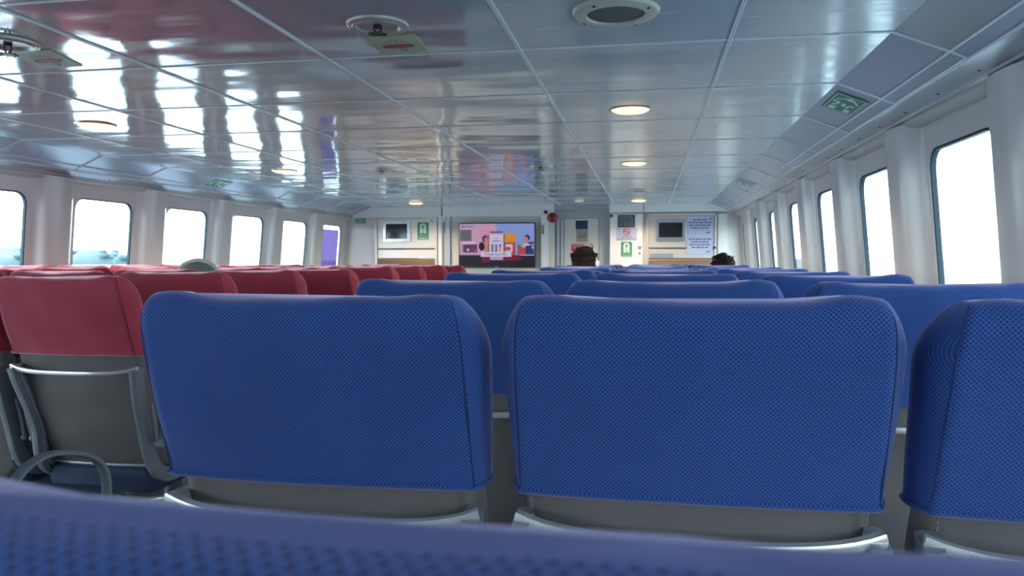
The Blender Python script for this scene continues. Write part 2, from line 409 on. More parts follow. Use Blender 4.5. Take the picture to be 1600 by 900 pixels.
    for (a, b, mm) in segs:
        mb = MB()
        for i in range(len(ys)-1):
            y0, y1 = ys[i]+0.003, ys[i+1]-0.003
            j = random.uniform(-0.003, 0.003)
            vs = [(h(a[0]), y0, EYE+a[1]), (h(b[0]), y0, EYE+b[1]+j), (h(b[0]), y1, EYE+b[1]+j), (h(a[0]), y1, EYE+a[1])]
            perf = 1 if (y1 < 3.6 and a[0] < 3) else 0
            mb.add(vs, [(0, 1, 2, 3)], perf)
            vs2 = [(x, y, z+0.012) for x, y, z in vs]; mb.add(vs+vs2, [(0,1,5,4), (1,2,6,5), (2,3,7,6), (3,0,4,7), (7,6,5,4)], perf)
        mb.build('soffit_panels', [mm, 'ceiling_perforated'], par, smooth=False)
    mb = MB()
    for y in ys[1:-1]:
        mb.tube([(h(2.958), y, EYE+.946), (h(3.178), y, EYE+.857), (h(3.247), y, EYE+.826)], 0.006, 6, up=(0, 1, 0))
    for (a, r) in (((3.178, .859), .006), ((3.25, .826), .007)):
        mb.tube([(h(a[0]), YB, EYE+a[1]), (h(a[0]), YF, EYE+a[1])], r, 6)
    mb.build('seam_bead', 'seam_strip', par)
    pr = [(3.25, .835), (3.25, .822), (3.30, .812), (3.35, .786), (3.355, .775), (3.375, .768), (3.385, .78), (3.40, .80)]
    mb = MB()
    mb.add([(h(x), y, EYE+z) for y in (YB, YF+.02) for x, z in pr], [(i, i+1, len(pr)+i+1, len(pr)+i) for i in range(len(pr)-1)])
    mb.build('rail', 'soffit_rail', par, angle=25)
    mb = MB(); pr = [(3.372, .79), (3.375, .755), (3.40, .738), (3.47, .728), (3.52, .72)]
    mb.add([(h(x), y, EYE+z) for y in (YB, YF+.02) for x, z in pr], [(i, i+1, len(pr)+i+1, len(pr)+i) for i in range(len(pr)-1)])
    mb.build('cove', 'cove_cream', par, angle=50)
    mb = MB()
    y = YB+0.3
    while y < YF:
        mb.ell((h(3.327), y, EYE+.797), (.007, .007, .004), 8, 6); y += 0.47
    mb.build('rail_screws', 'dark_metal', par)
side_wall(-1, 'wall_left'); side_wall(1, 'wall_right')

def add_portal():
    for sgn in (-1, 1):
        ld = bpy.data.lights.new('window_portal', 'AREA'); ld.shape = 'RECTANGLE'; ld.size = 18.6; ld.size_y = 1.1
        ld.cycles.is_portal = True
        lo = bpy.data.objects.new('window_portal', ld); C.objects.link(lo)
        lo.location = (CX+sgn*3.75, (YB+YF)/2, EYE+.07)
        lo.rotation_euler = (PI/2, 0, PI/2 if sgn > 0 else -PI/2)
add_portal()

o = MB().box(CX-3.7, CX+3.7, YB-.1, YD+.1, -0.06, 0).build('floor', 'floor_vinyl', smooth=False)
tag(o, 'dark grey vinyl deck under the seats', 'floor', kind='structure')

# ceiling panels, each slightly buckled so the polished metal throws wavering reflections
par = empty('ceiling', (0, 0, 0)); tag(par, 'polished grey metal panel ceiling with pale seams', 'ceiling', kind='structure')
xs = [CX-2.96]+[TX0+TW*k for k in range(-5, 1)]+[CX+2.96]
ys = [YB]+[TY0+TL*k for k in range(-9, 11)]
ys = sorted(y for y in ys if YB <= y)+[YD+0.1]
mb = MB(); G = 10
FLAT = [at_z(x, y, CEIL) for x, y in ((150, 197), (445, 268.5), (650, 318), (590, 38), (12, 66), (597, 266), (845, 260), (618, 68), (72, 91))]   # panels held taut by a fitting
for i in range(len(xs)-1):
    for j in range(len(ys)-1):
        x0, x1, y0, y1 = xs[i], xs[i+1], ys[j], ys[j+1]
        left = max(0.0, min(1.0, (0.6-(x0+x1)/2)/2.0))
        amp = random.uniform(0.003, 0.010)*(0.25+0.75*left); ph = random.uniform(0, 6); a2 = random.uniform(-.004, .004)*(0.15+0.85*left); kx = random.choice((1, 2)); ky = random.choice((1, 2, 3))
        if any(x0-.15 < q.x < x1+.15 and y0-.15 < q.y < y1+.15 for q in FLAT): amp, a2 = .0008, .0005
        perf = 1 if (x1 < -2.3 and y1 < 3.6) else (2 if x0 > -.7 else 0)
        vs = []
        for b in range(G+1):
            for a in range(G+1):
                u, v = a/G, b/G; edge = min(1, 6*min(u, 1-u, v, 1-v))
                z = CEIL - amp*math.sin(PI*u)*math.sin(PI*v) + a2*math.sin(kx*PI*u+ph)*math.cos(ky*PI*v+ph)*edge
                vs.append((x0+(x1-x0)*u, y0+(y1-y0)*v, z))
        mb.add(vs, [(b*(G+1)+a, (b+1)*(G+1)+a, (b+1)*(G+1)+a+1, b*(G+1)+a+1) for b in range(G) for a in range(G)], perf)
mb.build('ceiling_panels', ['ceiling_metal', 'ceiling_perforated', 'ceiling_brushed'], par, angle=80)
mb = MB()
for x in xs[1:-1]:
    mb.box(x-.008, x-.001, YB, YD, CEIL-.007, CEIL+.004, 0); mb.box(x+.001, x+.008, YB, YD, CEIL-.007, CEIL+.004, 0)
    mb.box(x-.001, x+.001, YB, YD, CEIL-.003, CEIL+.004, 1)
mb.build('long_seam', ['seam_strip', 'seam_gap'], par, smooth=False)
mb = MB()
for y in ys[1:-1]: mb.box(xs[0], xs[-1], y-.006, y+.006, CEIL-.0045, CEIL+.004)
mb.build('cross_seam', 'seam_strip', par, smooth=False)
mb = MB(); mb.box(CX-3.7, CX+3.7, YB-.1, YD+.15, CEIL+.06, CEIL+.1); mb.build('deckhead', 'deck_grey', par)

# back wall behind the viewer
mb = MB(); mb.box(CX-3.8, CX+3.8, YB-.1, YB, 0, CEIL+.05); o = mb.build('wall_back', 'front_cream', smooth=False)
tag(o, 'plain cream wall closing the rear of the cabin', 'wall', kind='structure')

# ------------------------------------------------------------------ front wall
def WX(px, y=YF): return at_y(px, 400, y).x
def WZ(px, py, y=YF): return at_y(px, py, y).z
mb = MB()
xa, xb = WX(866), WX(952)
mb.box(CX-3.62, xa, YF+.02, YF+.12, 0, CEIL+.02)
mb.box(xb, CX+3.62, YF+.02, YF+.12, 0, CEIL+.02)
mb.box(xa-.04, xa, YF+.121, YD+.1, 0, CEIL+.02); mb.box(xb, xb+.04, YF+.121, YD+.1, 0, CEIL+.02)
mb.box(xa+.001, xb-.001, YD, YD+.1, 0, CEIL+.02)
o = mb.build('wall_front', 'front_cream', smooth=False); tag(o, 'cream front wall with the screen, cabinets and door', 'wall', kind='structure')
# boxed headers under the ceiling
def header(px0, px1, py0, py1, num, label, cham=0):
    x0 = CX-3.33 if px0 < 0 else WX(px0); x1 = CX+3.33 if px1 < 0 else WX(px1); z0, z1 = WZ(800, py1), CEIL
    mb = MB(); yy = YF-.07
    if cham < 0: pts = [(x0, z0), (x1, z0), (x1, z1), (x0+.37, z1), (x0, z1-.13)]
    elif cham > 0: pts = [(x0, z0), (x1, z0), (x1, z1-.13), (x1-.37, z1), (x0, z1)]
    else: pts = [(x0, z0), (x1, z0), (x1, z1), (x0, z1)]
    mb.poly(pts, yy, thick=.10); o = mb.build('trim_%d' % num, 'front_white', smooth=False, bevel=.004)
    return tag(o, label, 'header', kind='structure')
header(-1, 691, 323, 338, 50, 'white boxed header over the left cabinet', -1)
header(693, 866, 325, 338, 51, 'white boxed header over the television')
header(952, 1005, 320, 334, 52, 'white boxed header over the narrow notice panel')
header(1006, -1, 320, 334, 53, 'white boxed header over the right cabinet', 1)
# uprights
def upright(px0, px1, num, label, m='front_white', d=.06):
    o = MB().box(WX(px0), WX(px1), YF-d, YF+.03, 0, WZ(800, 337)).build('trim_%d' % num, m, smooth=False, bevel=.004)
    return tag(o, label, 'upright', kind='structure')
upright(686, 692, 54, 'slim upright between the left cabinet and the television')
upright(846, 857, 55, 'white upright right of the television')
upright(1121, 1135, 56, 'pale upright in the corner right of the cabinet', 'front_cream')
upright(697, 704, 57, 'grey upright left of the television', 'soffit_rail', .03)

def cabinet(px0, px1, pxt0, pxt1, pyt0, pyt1, groove, name, label, lou, scr_label):
    x0, x1 = WX(px0), WX(px1); pxm = (px0+px1)/2; top = WZ(pxm, 338 if px0 < 800 else 334)
    r = empty(name, ((x0+x1)/2, YF, 0)); tag(r, label, 'cabinet')
    cx = (x0+x1)/2; hw = (x1-x0)/2
    mb = MB(); t = .035
    mb.box(-hw, -hw+t, -.06, .02, 0, top); mb.box(hw-t, hw, -.06, .02, 0, top); mb.box(-hw, hw, -.06, .02, top-t, top)
    mb.build('frame', 'cabinet_steel', r, smooth=False, bevel=.004)
    zg = WZ(pxm, groove); zl = WZ(pxm, 404)
    MB().box(-hw+t+.004, hw-t-.004, -.03, .0, zg+.012, top-t-.004).build('door', 'cabinet_steel', r, smooth=False, bevel=.004)
    MB().box(-hw+t+.004, hw-t-.004, -.03, .0, zl+.004, zg-.012).build('drawer_front', 'cabinet_steel', r, smooth=False, bevel=.004)
    MB().box(-hw+t, hw-t, -.012, .01, zl-.4, top-t).build('backing', 'dark_metal', r, smooth=False)
    mb = MB()
    for k in range(9): 
        z = zl-.02-.03*k; mb.add([(-hw+t, -.045, z-.012), (hw-t, -.045, z-.012), (hw-t, -.02, z+.010), (-hw+t, -.02, z+.010), (-hw+t, -.041, z-.016), (hw-t, -.041, z-.016), (hw-t, -.016, z+.006), (-hw+t, -.016, z+.006)], [(0,1,2,3), (7,6,5,4), (0,4,5,1), (3,2,6,7), (0,3,7,4), (1,5,6,2)])
    mb.build('louver', 'louver_wood', r, smooth=False)
    MB().box(-hw+t, hw-t, -.03, .0, 0, zl-.30).build('lower_panel', 'cabinet_steel', r, smooth=False)
    mb = MB(); kx = hw-.10; mb.lathe((kx, -.032, top-.09), [(0, -.012), (.014, -.012), (.016, 0), (.016, .012)], 12, axis='y'); mb.build('latch', 'dark_metal', r)
    # small screen let into the door
    X0, X1 = WX(pxt0), WX(pxt1); Z0, Z1 = WZ((pxt0+pxt1)/2, pyt1), WZ((pxt0+pxt1)/2, pyt0)
    s = empty('monitor', ((X0+X1)/2, YF-.03, (Z0+Z1)/2)); tag(s, scr_label, 'monitor')
    a, b = (X1-X0)/2, (Z1-Z0)/2; f = .055
    mb = MB()
    for (p, q, u, v) in ((-a-f, -a, -b-f, b+f), (a, a+f, -b-f, b+f), (-a, a, b, b+f), (-a, a, -b-f, -b)): mb.box(p, q, -.03, 0, u, v)
    mb.build('bezel', 'steel', s, smooth=False, bevel=.004)
    MB().box(-a, a, -.012, .0, -b, b).build('screen', 'screen_glass', s, smooth=False)
cabinet(588, 684, 605, 638, 350, 373, 389, 'wall_cabinet', 'steel wall cabinet left of the television, green sign on its door', 0, 'small dark monitor in the cabinet door left of the television')
cabinet(1010, 1119, 1029, 1066, 348, 371, 388, 'wall_cabinet', 'steel wall cabinet at the right end of the front wall, two paper notices on it', 0, 'small dark monitor beside the two white paper notices')

# narrow notice panel
r = empty('panel_door', (WX(978.5), YF, 0)); tag(r, 'cream narrow panel door carrying a slate plate and two safety signs', 'panel door')
hw = (WX(1004)-WX(953))/2; top = WZ(978, 334)-.005
MB().box(-hw, hw, -.05, .015, 0.02, top).build('door_leaf', 'front_white', r, smooth=False, bevel=.006)
mb = MB(); zz = WZ(1000, 387)
mb.lathe((hw-.05, -.053, zz), [(.016, 0), (.016, -.008), (.026, -.010), (.028, 0)], 14, axis='y')
mb.build('latch_ring', 'dark_metal', r)
mb = MB(); mb.lathe((hw-.05, -.053, WZ(1000, 396)), [(0, -.010), (.014, -.010), (.016, 0)], 14, axis='y'); mb.build('lock', 'black_plastic', r)
MB().box(-hw+.0, -hw+.05, -.058, -.05, top-.055, top-.01).build('hinge', 'dark_metal', r)

def plate(name, label, cat, px0, px1, py0, py1, m, yoff=-.055, y=YF, th=.004, round_=0):
    """flat sign on the front wall; returns (builder, cx, cz, half w, half h, y) for its print"""
    pc = (px0+px1)/2; x0, x1 = WX(px0, y), WX(px1, y); z0, z1 = WZ(pc, py1, y), WZ(pc, py0, y)
    mb = MB(); pts = rrect(x0, x1, z0, z1, round_) if round_ else [(x0, z0), (x1, z0), (x1, z1), (x0, z1)]
    mb.poly(pts, y+yoff, 0, th)
    return mb, (x0+x1)/2, (z0+z1)/2, (x1-x0)/2, (z1-z0)/2, y+yoff-.0012
def rect(mb, x0, x1, z0, z1, y, mi): mb.poly([(x0, z0), (x1, z0), (x1, z1), (x0, z1)], y, mi)
def lines(mb, x0, x1, z, h, y, mi, seed):
    """a line of print too small to read: word-length strokes"""
    rn = random.Random(seed); x = x0
    while x < x1-.01:
        w_ = min(rn.uniform(.03, .075), x1-x); rect(mb, x, x+w_, z-h/2, z+h/2, y, mi); x += w_+.012
def life_sign(px0, px1, py0, py1, label, two, yoff):
    mb, cx, cz, a, b, y = plate('s', '', '', px0, px1, py0, py1, 'sign_green', yoff)
    # rim
    for (p, q, u, v) in ((-a, a, b-.006, b), (-a, a, -b, -b+.006), (-a, -a+.006, -b, b), (a-.006, a, -b, b)): rect(mb, cx+p, cx+q, cz+u, cz+v, y, 1)
    # life jacket: rounded top, neck hole, split skirt
    w_ = a*.58; t = cz+b*.86; bt = cz-b*(.28 if two else .5)
    pts = [(cx-w_*.95, bt), (cx-w_*.18, bt), (cx-w_*.08, bt+.03), (cx+w_*.08, bt+.03), (cx+w_*.18, bt), (cx+w_*.95, bt)]
    pts += [(cx+w_, t-w_)]+[(cx+w_*math.cos(k*PI/8), t-w_+w_*math.sin(k*PI/8)) for k in range(1, 8)]+[(cx-w_, t-w_)]
    mb.poly(pts, y, 1)
    mb.poly([(cx+w_*.3*math.cos(k*PI/5), t-w_*1.0+w_*.42*math.sin(k*PI/5)) for k in range(10)], y-.001, 0)
    mb.poly([(cx-w_*.06, bt+.02), (cx+w_*.06, bt+.02), (cx+w_*.06, t-w_*1.3), (cx-w_*.06, t-w_*1.3)], y-.001, 0)
    if two:
        add_text(mb, 'Lifejacket', cx, y, cz-b*.50, .045, 1, a*1.5); lines(mb, cx-a*.75, cx+a*.75, cz-b*.80, .022, y, 1, 3)
    else: add_text(mb, 'LIFEJACKETS', cx, y, cz-b*.78, .05, 1, a*1.6)
    tag(mb.build('safety_sign', ['sign_green', 'sign_pale'], smooth=False), label, 'sign')
life_sign(653, 671, 347, 375, 'green lifejacket sign on the cabinet left of the television', True, -.035)
life_sign(970, 988, 377.5, 401, 'green lifejacket sign below the no smoking sign on the narrow panel', False, -.055)
mb, cx, cz, a, b, y = plate('s', '', '', 965, 992, 336, 355.5, 'slate')
for k in range(5): lines(mb, cx-a*.85, cx+a*.8, cz+b*(.7-.33*k), .012, y, 1, 20+k)
tag(mb.build('notice_plate', ['slate', 'soffit_rail'], smooth=False), 'slate grey notice plate above the no smoking sign', 'notice')
mb, cx, cz, a, b, y = plate('s', '', '', 963, 995, 356, 376, 'paper')
mb.poly([(cx+.062*math.cos(k*PI/12), cz+b*.40+.062*math.sin(k*PI/12)) for k in range(24)], y, 2)
mb.poly([(cx+.046*math.cos(k*PI/12), cz+b*.40+.046*math.sin(k*PI/12)) for k in range(24)], y-.0006, 0)
rect(mb, cx-.032, cx+.03, cz+b*.40-.007, cz+b*.40+.007, y-.0012, 1)
mb.poly([(cx-.045, cz+b*.40+.035), (cx-.035, cz+b*.40+.045), (cx+.045, cz+b*.40-.035), (cx+.035, cz+b*.40-.045)], y-.0018, 2)
add_text(mb, 'NO SMOKING', cx, y, cz-b*.45, .05, 1, a*1.0); add_text(mb, 'DILARANG MEROKOK', cx, y, cz-b*.82, .042, 1, a*1.75)
tag(mb.build('no_smoking_sign', ['paper', 'ink', 'sign_red'], smooth=False), 'white no smoking sign with a red barred circle on the narrow panel', 'sign')
for k, (p0, p1, lab, words) in enumerate(((338, 367.5, 'upper white paper notice taped right of the small monitor', 4), (368.2, 397.5, 'lower white paper notice taped right of the small monitor', 4))):
    mb, cx, cz, a, b, y = plate('s', '', '', 1072.5, 1114, p0, p1, 'paper', -.036-.002*k)
    for q in range(words):
        sh = (.55, .85, .85, .72)[q] if k == 0 else (.85, .65, .80, .62)[q]
        lines(mb, cx-a*sh, cx+a*sh, cz+b*(.62-.29*q), .020, y, 1, 40+q+10*k)
    mb.poly([(cx+a*.30, cz-b*.78), (cx+a*.72, cz-b*.78), (cx+a*.72, cz-b*.58), (cx+a*.5, cz-b*.72)], y, 1)
    tag(mb.build('paper_notice', ['paper', 'ink'], smooth=False), lab, 'notice')
mb = MB(); mb.lathe((WX(1116), YF-.062, WZ(1116, 387)), [(0, -.012), (.02, -.012), (.022, 0)], 12, axis='y')
tag(mb.build('cabinet_lock', 'black_plastic'), 'small black round lock right of the lower paper notice', 'lock')
# crumpled plastic sleeves taped on the drawer fronts
mb, cx, cz, a, b, y = plate('s', '', '', 655, 682, 398.5, 404, 'paper', -.034)
tag(mb.build('paper_slip', ['white_plastic', 'ink'], smooth=False), 'white paper slip on the lower front of the left cabinet', 'paper')
mb, cx, cz, a, b, y = plate('s', '', '', 1016, 1052, 396, 403, 'paper', -.034)
tag(mb.build('paper_slip', ['soffit_rail', 'ink'], smooth=False), 'greyish strip label on the lower front of the right cabinet', 'label')

# television
x0, x1 = WX(716.5), WX(836.5); z0, z1 = WZ(776, 418), WZ(776, 348); yt = YF-.12
x0, x1 = at_y(716.5, 400, yt).x, at_y(836.5, 400, yt).x; z0, z1 = at_y(776, 418.5, yt).z, at_y(776, 348, yt).z
r = empty('television', ((x0+x1)/2, yt, z0)); tag(r, 'large flat television showing a pink and blue cartoon advert on the front wall', 'television')
a = (x1-x0)/2; H = z1-z0; bz = .018
mb = MB(); mb.box(-a, a, 0, .05, 0, H); mb.build('casing', 'black_plastic', r, smooth=False, bevel=.006)
MB().box(-.3, .3, .05, .135, H*.25, H*.75).build('wall_bracket', 'dark_metal', r, smooth=False)
mb = MB(); names = ['sc_pink', 'sc_lilac', 'sc_blue', 'sc_white', 'sc_dark', 'sc_grey', 'sc_plum', 'sc_orange', 'sc_red', 'sc_wine', 'sc_navy', 'sc_skin', 'sc_green']
ix = {n: i for i, n in enumerate(names)}; lay = [0]
SX0, SX1, SZ0, SZ1 = -a+bz, a-bz, .04, H-bz
def sx(u): return SX0+(SX1-SX0)*(u-165)/(1210-165)      # picture measured on a 1045 x 620 sheet
def sz(v): return SZ1-(SZ1-SZ0)*(v-175)/(795-175)
def sh(pts, c): lay[0] += 1; mb.poly([(sx(u), sz(v)) for u, v in pts], -.001-.00025*lay[0], ix[c])
def sr(u0, u1, v0, v1, c): sh([(u0, v1), (u1, v1), (u1, v0), (u0, v0)], c)
def sc(u, v, ru, rv, c, n=16): sh([(u+ru*math.cos(2*PI*k/n), v-rv*math.sin(2*PI*k/n)) for k in range(n)], c)
sr(165, 1210, 175, 795, 'sc_dark'); sr(165, 680, 175, 640, 'sc_pink'); sr(680, 1210, 175, 640, 'sc_blue'); sr(165, 450, 175, 235, 'sc_lilac')
sr(175, 335, 262, 430, 'sc_grey'); sr(210, 400, 440, 470, 'sc_white'); sr(215, 415, 480, 610, 'sc_plum'); sr(170, 205, 480, 620, 'sc_lilac'); sr(215, 415, 600, 630, 'sc_lilac')
sc(285, 560, 18, 18, 'sc_white'); sc(345, 545, 14, 12, 'sc_grey'); sc(385, 570, 14, 9, 'sc_skin'); sr(195, 225, 205, 225, 'sc_navy'); sr(235, 360, 209, 221, 'sc_grey')
sr(490, 640, 276, 284, 'sc_skin'); sr(470, 560, 322, 330, 'sc_skin')
sc(530, 400, 48, 58, 'sc_plum'); sc(480, 510, 42, 65, 'sc_dark'); sc(545, 415, 30, 42, 'sc_skin'); sh([(500, 640), (600, 640), (600, 470), (530, 470)], 'sc_skin')
sc(810, 385, 40, 60, 'sc_green'); sr(800, 950, 320, 640, 'sc_orange'); sr(800, 950, 450, 640, 'sc_red'); sr(832, 930, 332, 440, 'sc_orange'); sr(815, 910, 480, 590, 'sc_white'); sc(850, 545, 38, 30, 'sc_red')
sh([(480, 745), (590, 745), (590, 660), (470, 660)], 'sc_wine'); sh([(770, 735), (1050, 710), (990, 640), (900, 640), (770, 660)], 'sc_wine')
lay[0] += 1; mb.poly([(sx(u), sz(v)) for u, v in [(572, 600), (572, 330), (600, 290), (770, 290), (800, 330), (800, 600)]], -.001-.00025*lay[0], ix['sc_plum'])
sr(585, 785, 310, 600, 'sc_white'); sr(600, 770, 310, 335, 'sc_lilac'); sr(625, 745, 425, 437, 'sc_grey'); sr(660, 710, 383, 391, 'sc_grey')
for uu in (630, 684, 738):
    for vv in (498, 535, 572): sc(uu, vv, 18, 16, 'sc_navy' if not (uu == 738 and vv > 500) else 'sc_skin', 10)
sr(595, 780, 665, 712, 'sc_lilac'); sr(465, 895, 592, 665, 'sc_white')
sc(1110, 385, 40, 44, 'sc_dark'); sc(1095, 405, 30, 42, 'sc_skin'); sh([(1050, 640), (1150, 640), (1140, 470), (1060, 480)], 'sc_white'); sr(1090, 1205, 500, 640, 'sc_navy'); sr(1125, 1205, 445, 480, 'sc_plum')
sr(980, 1090, 525, 635, 'sc_red'); sc(1010, 510, 30, 22, 'sc_green'); sc(1045, 505, 26, 18, 'sc_orange'); sr(1010, 1205, 632, 648, 'sc_lilac'); sc(1190, 530, 12, 20, 'sc_white')
lay[0] += 2; vs, fs = text_verts('3. Enter Your PIN.', .085); k = (sx(830)-sx(520))/(max(v.x for v in vs)-min(v.x for v in vs))
mb.add([(sx(675)+v.x*k, -.001-.00025*lay[0], sz(630)+v.y*.8) for v in vs], fs, ix['sc_navy'])
so = mb.build('screen', names, r, smooth=False, merge=False); so['label'] = 'lit screen with a cartoon phone advert'
mb = MB(); mb.box(-.03, .03, -.002, .002, .012, .024); mb.build('maker_badge', 'soffit_rail', r)

# door at the end of its recess
def DX(px): return at_y(px, 380, YD).x
def DZ(px, py): return at_y(px, py, YD).z
r = empty('door_1', (0, 0, 0)); tag(r, 'cream cabin door with blue, beige and red notices in a bright metal frame', 'door', kind='structure')
dt = DZ(910, 341)
mb = MB(); mb.box(xa, DX(881), YD-.06, YD, 0, dt-.0005); mb.box(DX(937), xb, YD-.06, YD, 0, dt-.0005); mb.box(xa, xb, YD-.06, YD, dt, dt+.14)
mb.build('door_frame', 'brushed_aluminium', r, smooth=False, bevel=.004)
mb = MB(); mb.tube([(xa+.045, YD-.075, .1), (xa+.045, YD-.075, dt-.02)], .030, 12); mb.tube([(xa+.115, YD-.072, .1), (xa+.115, YD-.072, dt-.02)], .022, 12)
mb.build('hinge_post', 'brushed_aluminium', r)
MB().box(DX(881.5), DX(936.5), YD-.035, YD-.005, 0.02, dt-.005).build('door_leaf', 'front_cream', r, smooth=False, bevel=.008)
mb = MB(); xh = DX(934); mb.tube([(xh, YD-.04, 1.0), (xh, YD-.09, 1.0), (xh-.11, YD-.09, 1.0)], .011, 8); mb.build('door_handle', 'steel', r)
o = MB().box(xa, xb, YF-.02, YF+.10, DZ(910, 329), CEIL+.01).build('trim_58', 'soffit_rail', smooth=False, bevel=.005)
tag(o, 'grey metal lintel across the door recess', 'lintel', kind='structure')
mb, cx, cz, a, b, y = plate('s', '', '', 899.5, 918.5, 344.5, 358.5, '', -.036, YD)
tag(mb.build('notice_plate', 'poster_blue', smooth=False), 'dark blue notice at the top of the cabin door', 'notice')
mb, cx, cz, a, b, y = plate('s', '', '', 900.5, 918.5, 359, 378.5, '', -.036, YD)
mb.poly([(cx-a*.7, cz-b*.25), (cx+a*.8, cz-b*.25), (cx+a*.6, cz+.01), (cx-a*.5, cz+.01)], y, 1); lines(mb, cx-a*.6, cx+a*.6, cz+b*.35, .014, y, 1, 5)
tag(mb.build('notice_plate', ['poster_beige', 'brown_bag'], smooth=False), 'beige notice between the blue and red notices on the door', 'notice')
mb, cx, cz, a, b, y = plate('s', '', '', 893, 927, 381, 394, '', -.036, YD, round_=.04)
add_text(mb, 'RESTRICTED', cx, y, cz+b*.35, .09, 1, a*1.7); add_text(mb, 'AREA', cx, y, cz-b*.45, .08, 1, a*.75)
tag(mb.build('restricted_sign', ['sign_red', 'sc_pink' if 0 else 'paper'], smooth=False), 'red restricted area sign on the cabin door', 'sign')
mb, cx, cz, a, b, y = plate('s', '', '', 890, 920, 394.5, 403.5, '', -.036, YD)
add_text(mb, 'AUTHORISED', cx-a*.0, y, cz+b*.3, .045, 1, a*1.0); add_text(mb, 'PERSONNEL ONLY', cx, y, cz-b*.45, .045, 1, a*1.6)
tag(mb.build('paper_notice', ['paper', 'ink'], smooth=False), 'white paper under the red sign on the cabin door', 'notice')
# bell, dome camera, white box, green hanging sign
p = at_y(863, 340, YF-.05)
r = empty('alarm_bell', p); tag(r, 'dark red round alarm bell left of the cabin door', 'alarm bell')
mb = MB(); mb.lathe((0, 0, 0), [(0, -.07), (.045, -.065), (.078, -.045), (.088, -.01), (.09, 0)], 24, axis='y'); mb.build('gong', 'bell_red', r)
mb = MB(); mb.lathe((0, 0, 0), [(.05, 0), (.05, .07), (0, .07)], 16, axis='y'); mb.build('bell_housing', 'bell_red', r)
mb = MB(); mb.lathe((0, 0, 0), [(0, -.085), (.012, -.082), (.014, -.068)], 12, axis='y'); mb.build('hub', 'dark_metal', r)
p = at_y(852.5, 331.5, YF-.10)
r = empty('security_camera', p); tag(r, 'small black dome camera on the header right of the television', 'camera')
mb = MB(); mb.lathe((0, 0, 0), [(0, -.05), (.018, -.045), (.028, -.02), (.028, 0)], 16, axis='y'); mb.build('lens_dome', 'black_plastic', r)
mb = MB(); mb.lathe((0, 0, 0), [(.034, 0), (.036, .03), (0, .03)], 16, axis='y'); mb.build('mount', 'white_plastic', r)
p = at_y(694.5, 343, YF-.0)
r = empty('wall_sensor', p); tag(r, 'small white upright box at the top left of the television recess', 'sensor')
MB().box(-.03, .03, -.05, .02, -.055, .055).build('housing', 'white_plastic', r, bevel=.006)
MB().box(-.02, .02, -.053, -.05, -.045, .0).build('grille', 'soffit_rail', r)
o = MB().box(WX(847), WX(851), YF-.075, YF-.06, WZ(849, 366), WZ(849, 352)).build('switch_plate', 'poster_beige', bevel=.003); tag(o, 'narrow beige plate on the upright right of the television', 'switch plate')

def exit_print(mb, w_, h_, frm, mi=1):
    """pictogram of arrow, running figures and a boat, drawn by frm(u,v) with u,v in -1..1"""
    def P(pts):
        mb.add([frm(u, v) for u, v in pts], [tuple(range(len(pts)))], mi)
    for q in ([(-.95, .95), (.95, .95), (.95, .88), (-.95, .88)], [(-.95, -.95), (.95, -.95), (.95, -.88), (-.95, -.88)], [(-.95, .9), (-.9, .9), (-.9, -.9), (-.95, -.9)], [(.95, .9), (.9, .9), (.9, -.9), (.95, -.9)]): P(q)
    P([(.25, .75), (.38, .75), (.80, .15), (.80, 0), (.68, 0)]); P([(.68, 0), (.80, 0), (.40, -.7), (.28, -.7)]); P([(.50, .18), (.68, .18), (.68, -.15), (.50, -.15)])
    P([(-.1, .62), (.02, .72), (.12, .45), (.02, .35)]); P([(-.35, .35), (.0, .45), (.05, .28), (-.3, .20)]); P([(-.25, .15), (.1, .1), (.1, -.15), (-.2, -.1)])
    P([(-.8, .7), (-.45, .7), (-.45, .3), (-.8, .3)]); P([(-.8, -.25), (-.45, -.25), (-.45, -.7), (-.8, -.7)])
    P([(-.15, -.3), (.15, -.3), (.2, -.5), (-.1, -.55)]); P([(.0, -.6), (.2, -.55), (.25, -.75), (.05, -.8)]); P([(-.3, -.4), (-.15, -.4), (-.2, -.7), (-.35, -.65)])
def soffit_sign(sgn, y, ll, label):
    """lies flat on the sloping soffit, long side fore and aft"""
    a = Vector((CX+sgn*2.955, 0, EYE+.95)); b = Vector((CX+sgn*3.175, 0, EYE+.863)); e = (b-a); n = Vector((-sgn*(.087), 0, -.22)).normalized()
    c = a+e*.53; c.y = y; e.normalize(); hh = .088
    mb = MB()
    def fr(u, v, k=.007): return c+Vector((0, -1, 0))*(ll*u)*(1)+e*(hh*v)+n*k
    q = [(-1, -1), (1, -1), (1, 1), (-1, 1)]
    mb.add([fr(u, v, .003) for u, v in q]+[fr(u, v, .006) for u, v in q], [(4, 5, 6, 7), (3, 2, 1, 0), (0, 1, 5, 4), (1, 2, 6, 5), (2, 3, 7, 6), (3, 0, 4, 7)], 0)
    exit_print(mb, 1, 1, fr)
    o = mb.build('exit_sign', ['sign_green_dim', 'sign_pale'], smooth=False); tag(o, label, 'sign')
ys_ = at_z(1315, 163, EYE+.90).y
soffit_sign(1, ys_, .20, 'nearest green escape route sign on the right soffit')
soffit_sign(1, at_z(1165, 286, EYE+.90).y, .20, 'smaller distant green escape route sign on the right soffit')
soffit_sign(-1, at_z(347, 287, EYE+.90).y, .20, 'green escape route sign on the left soffit')
p = at_y(563, 344.5, YF); mb = MB(); mb.box(-.10, .10, 0, .012, -.052, .052, 0)
exit_print(mb, 1, 1, lambda u, v: (u*.095, -.001, v*.05)); mb.box(-.04, .04, .012, .025, -.03, .03, 0)
o = mb.build('exit_sign', ['sign_green_dim', 'sign_pale'], smooth=False, loc=p); tag(o, 'small green sign on the front wall in the left corner', 'sign')

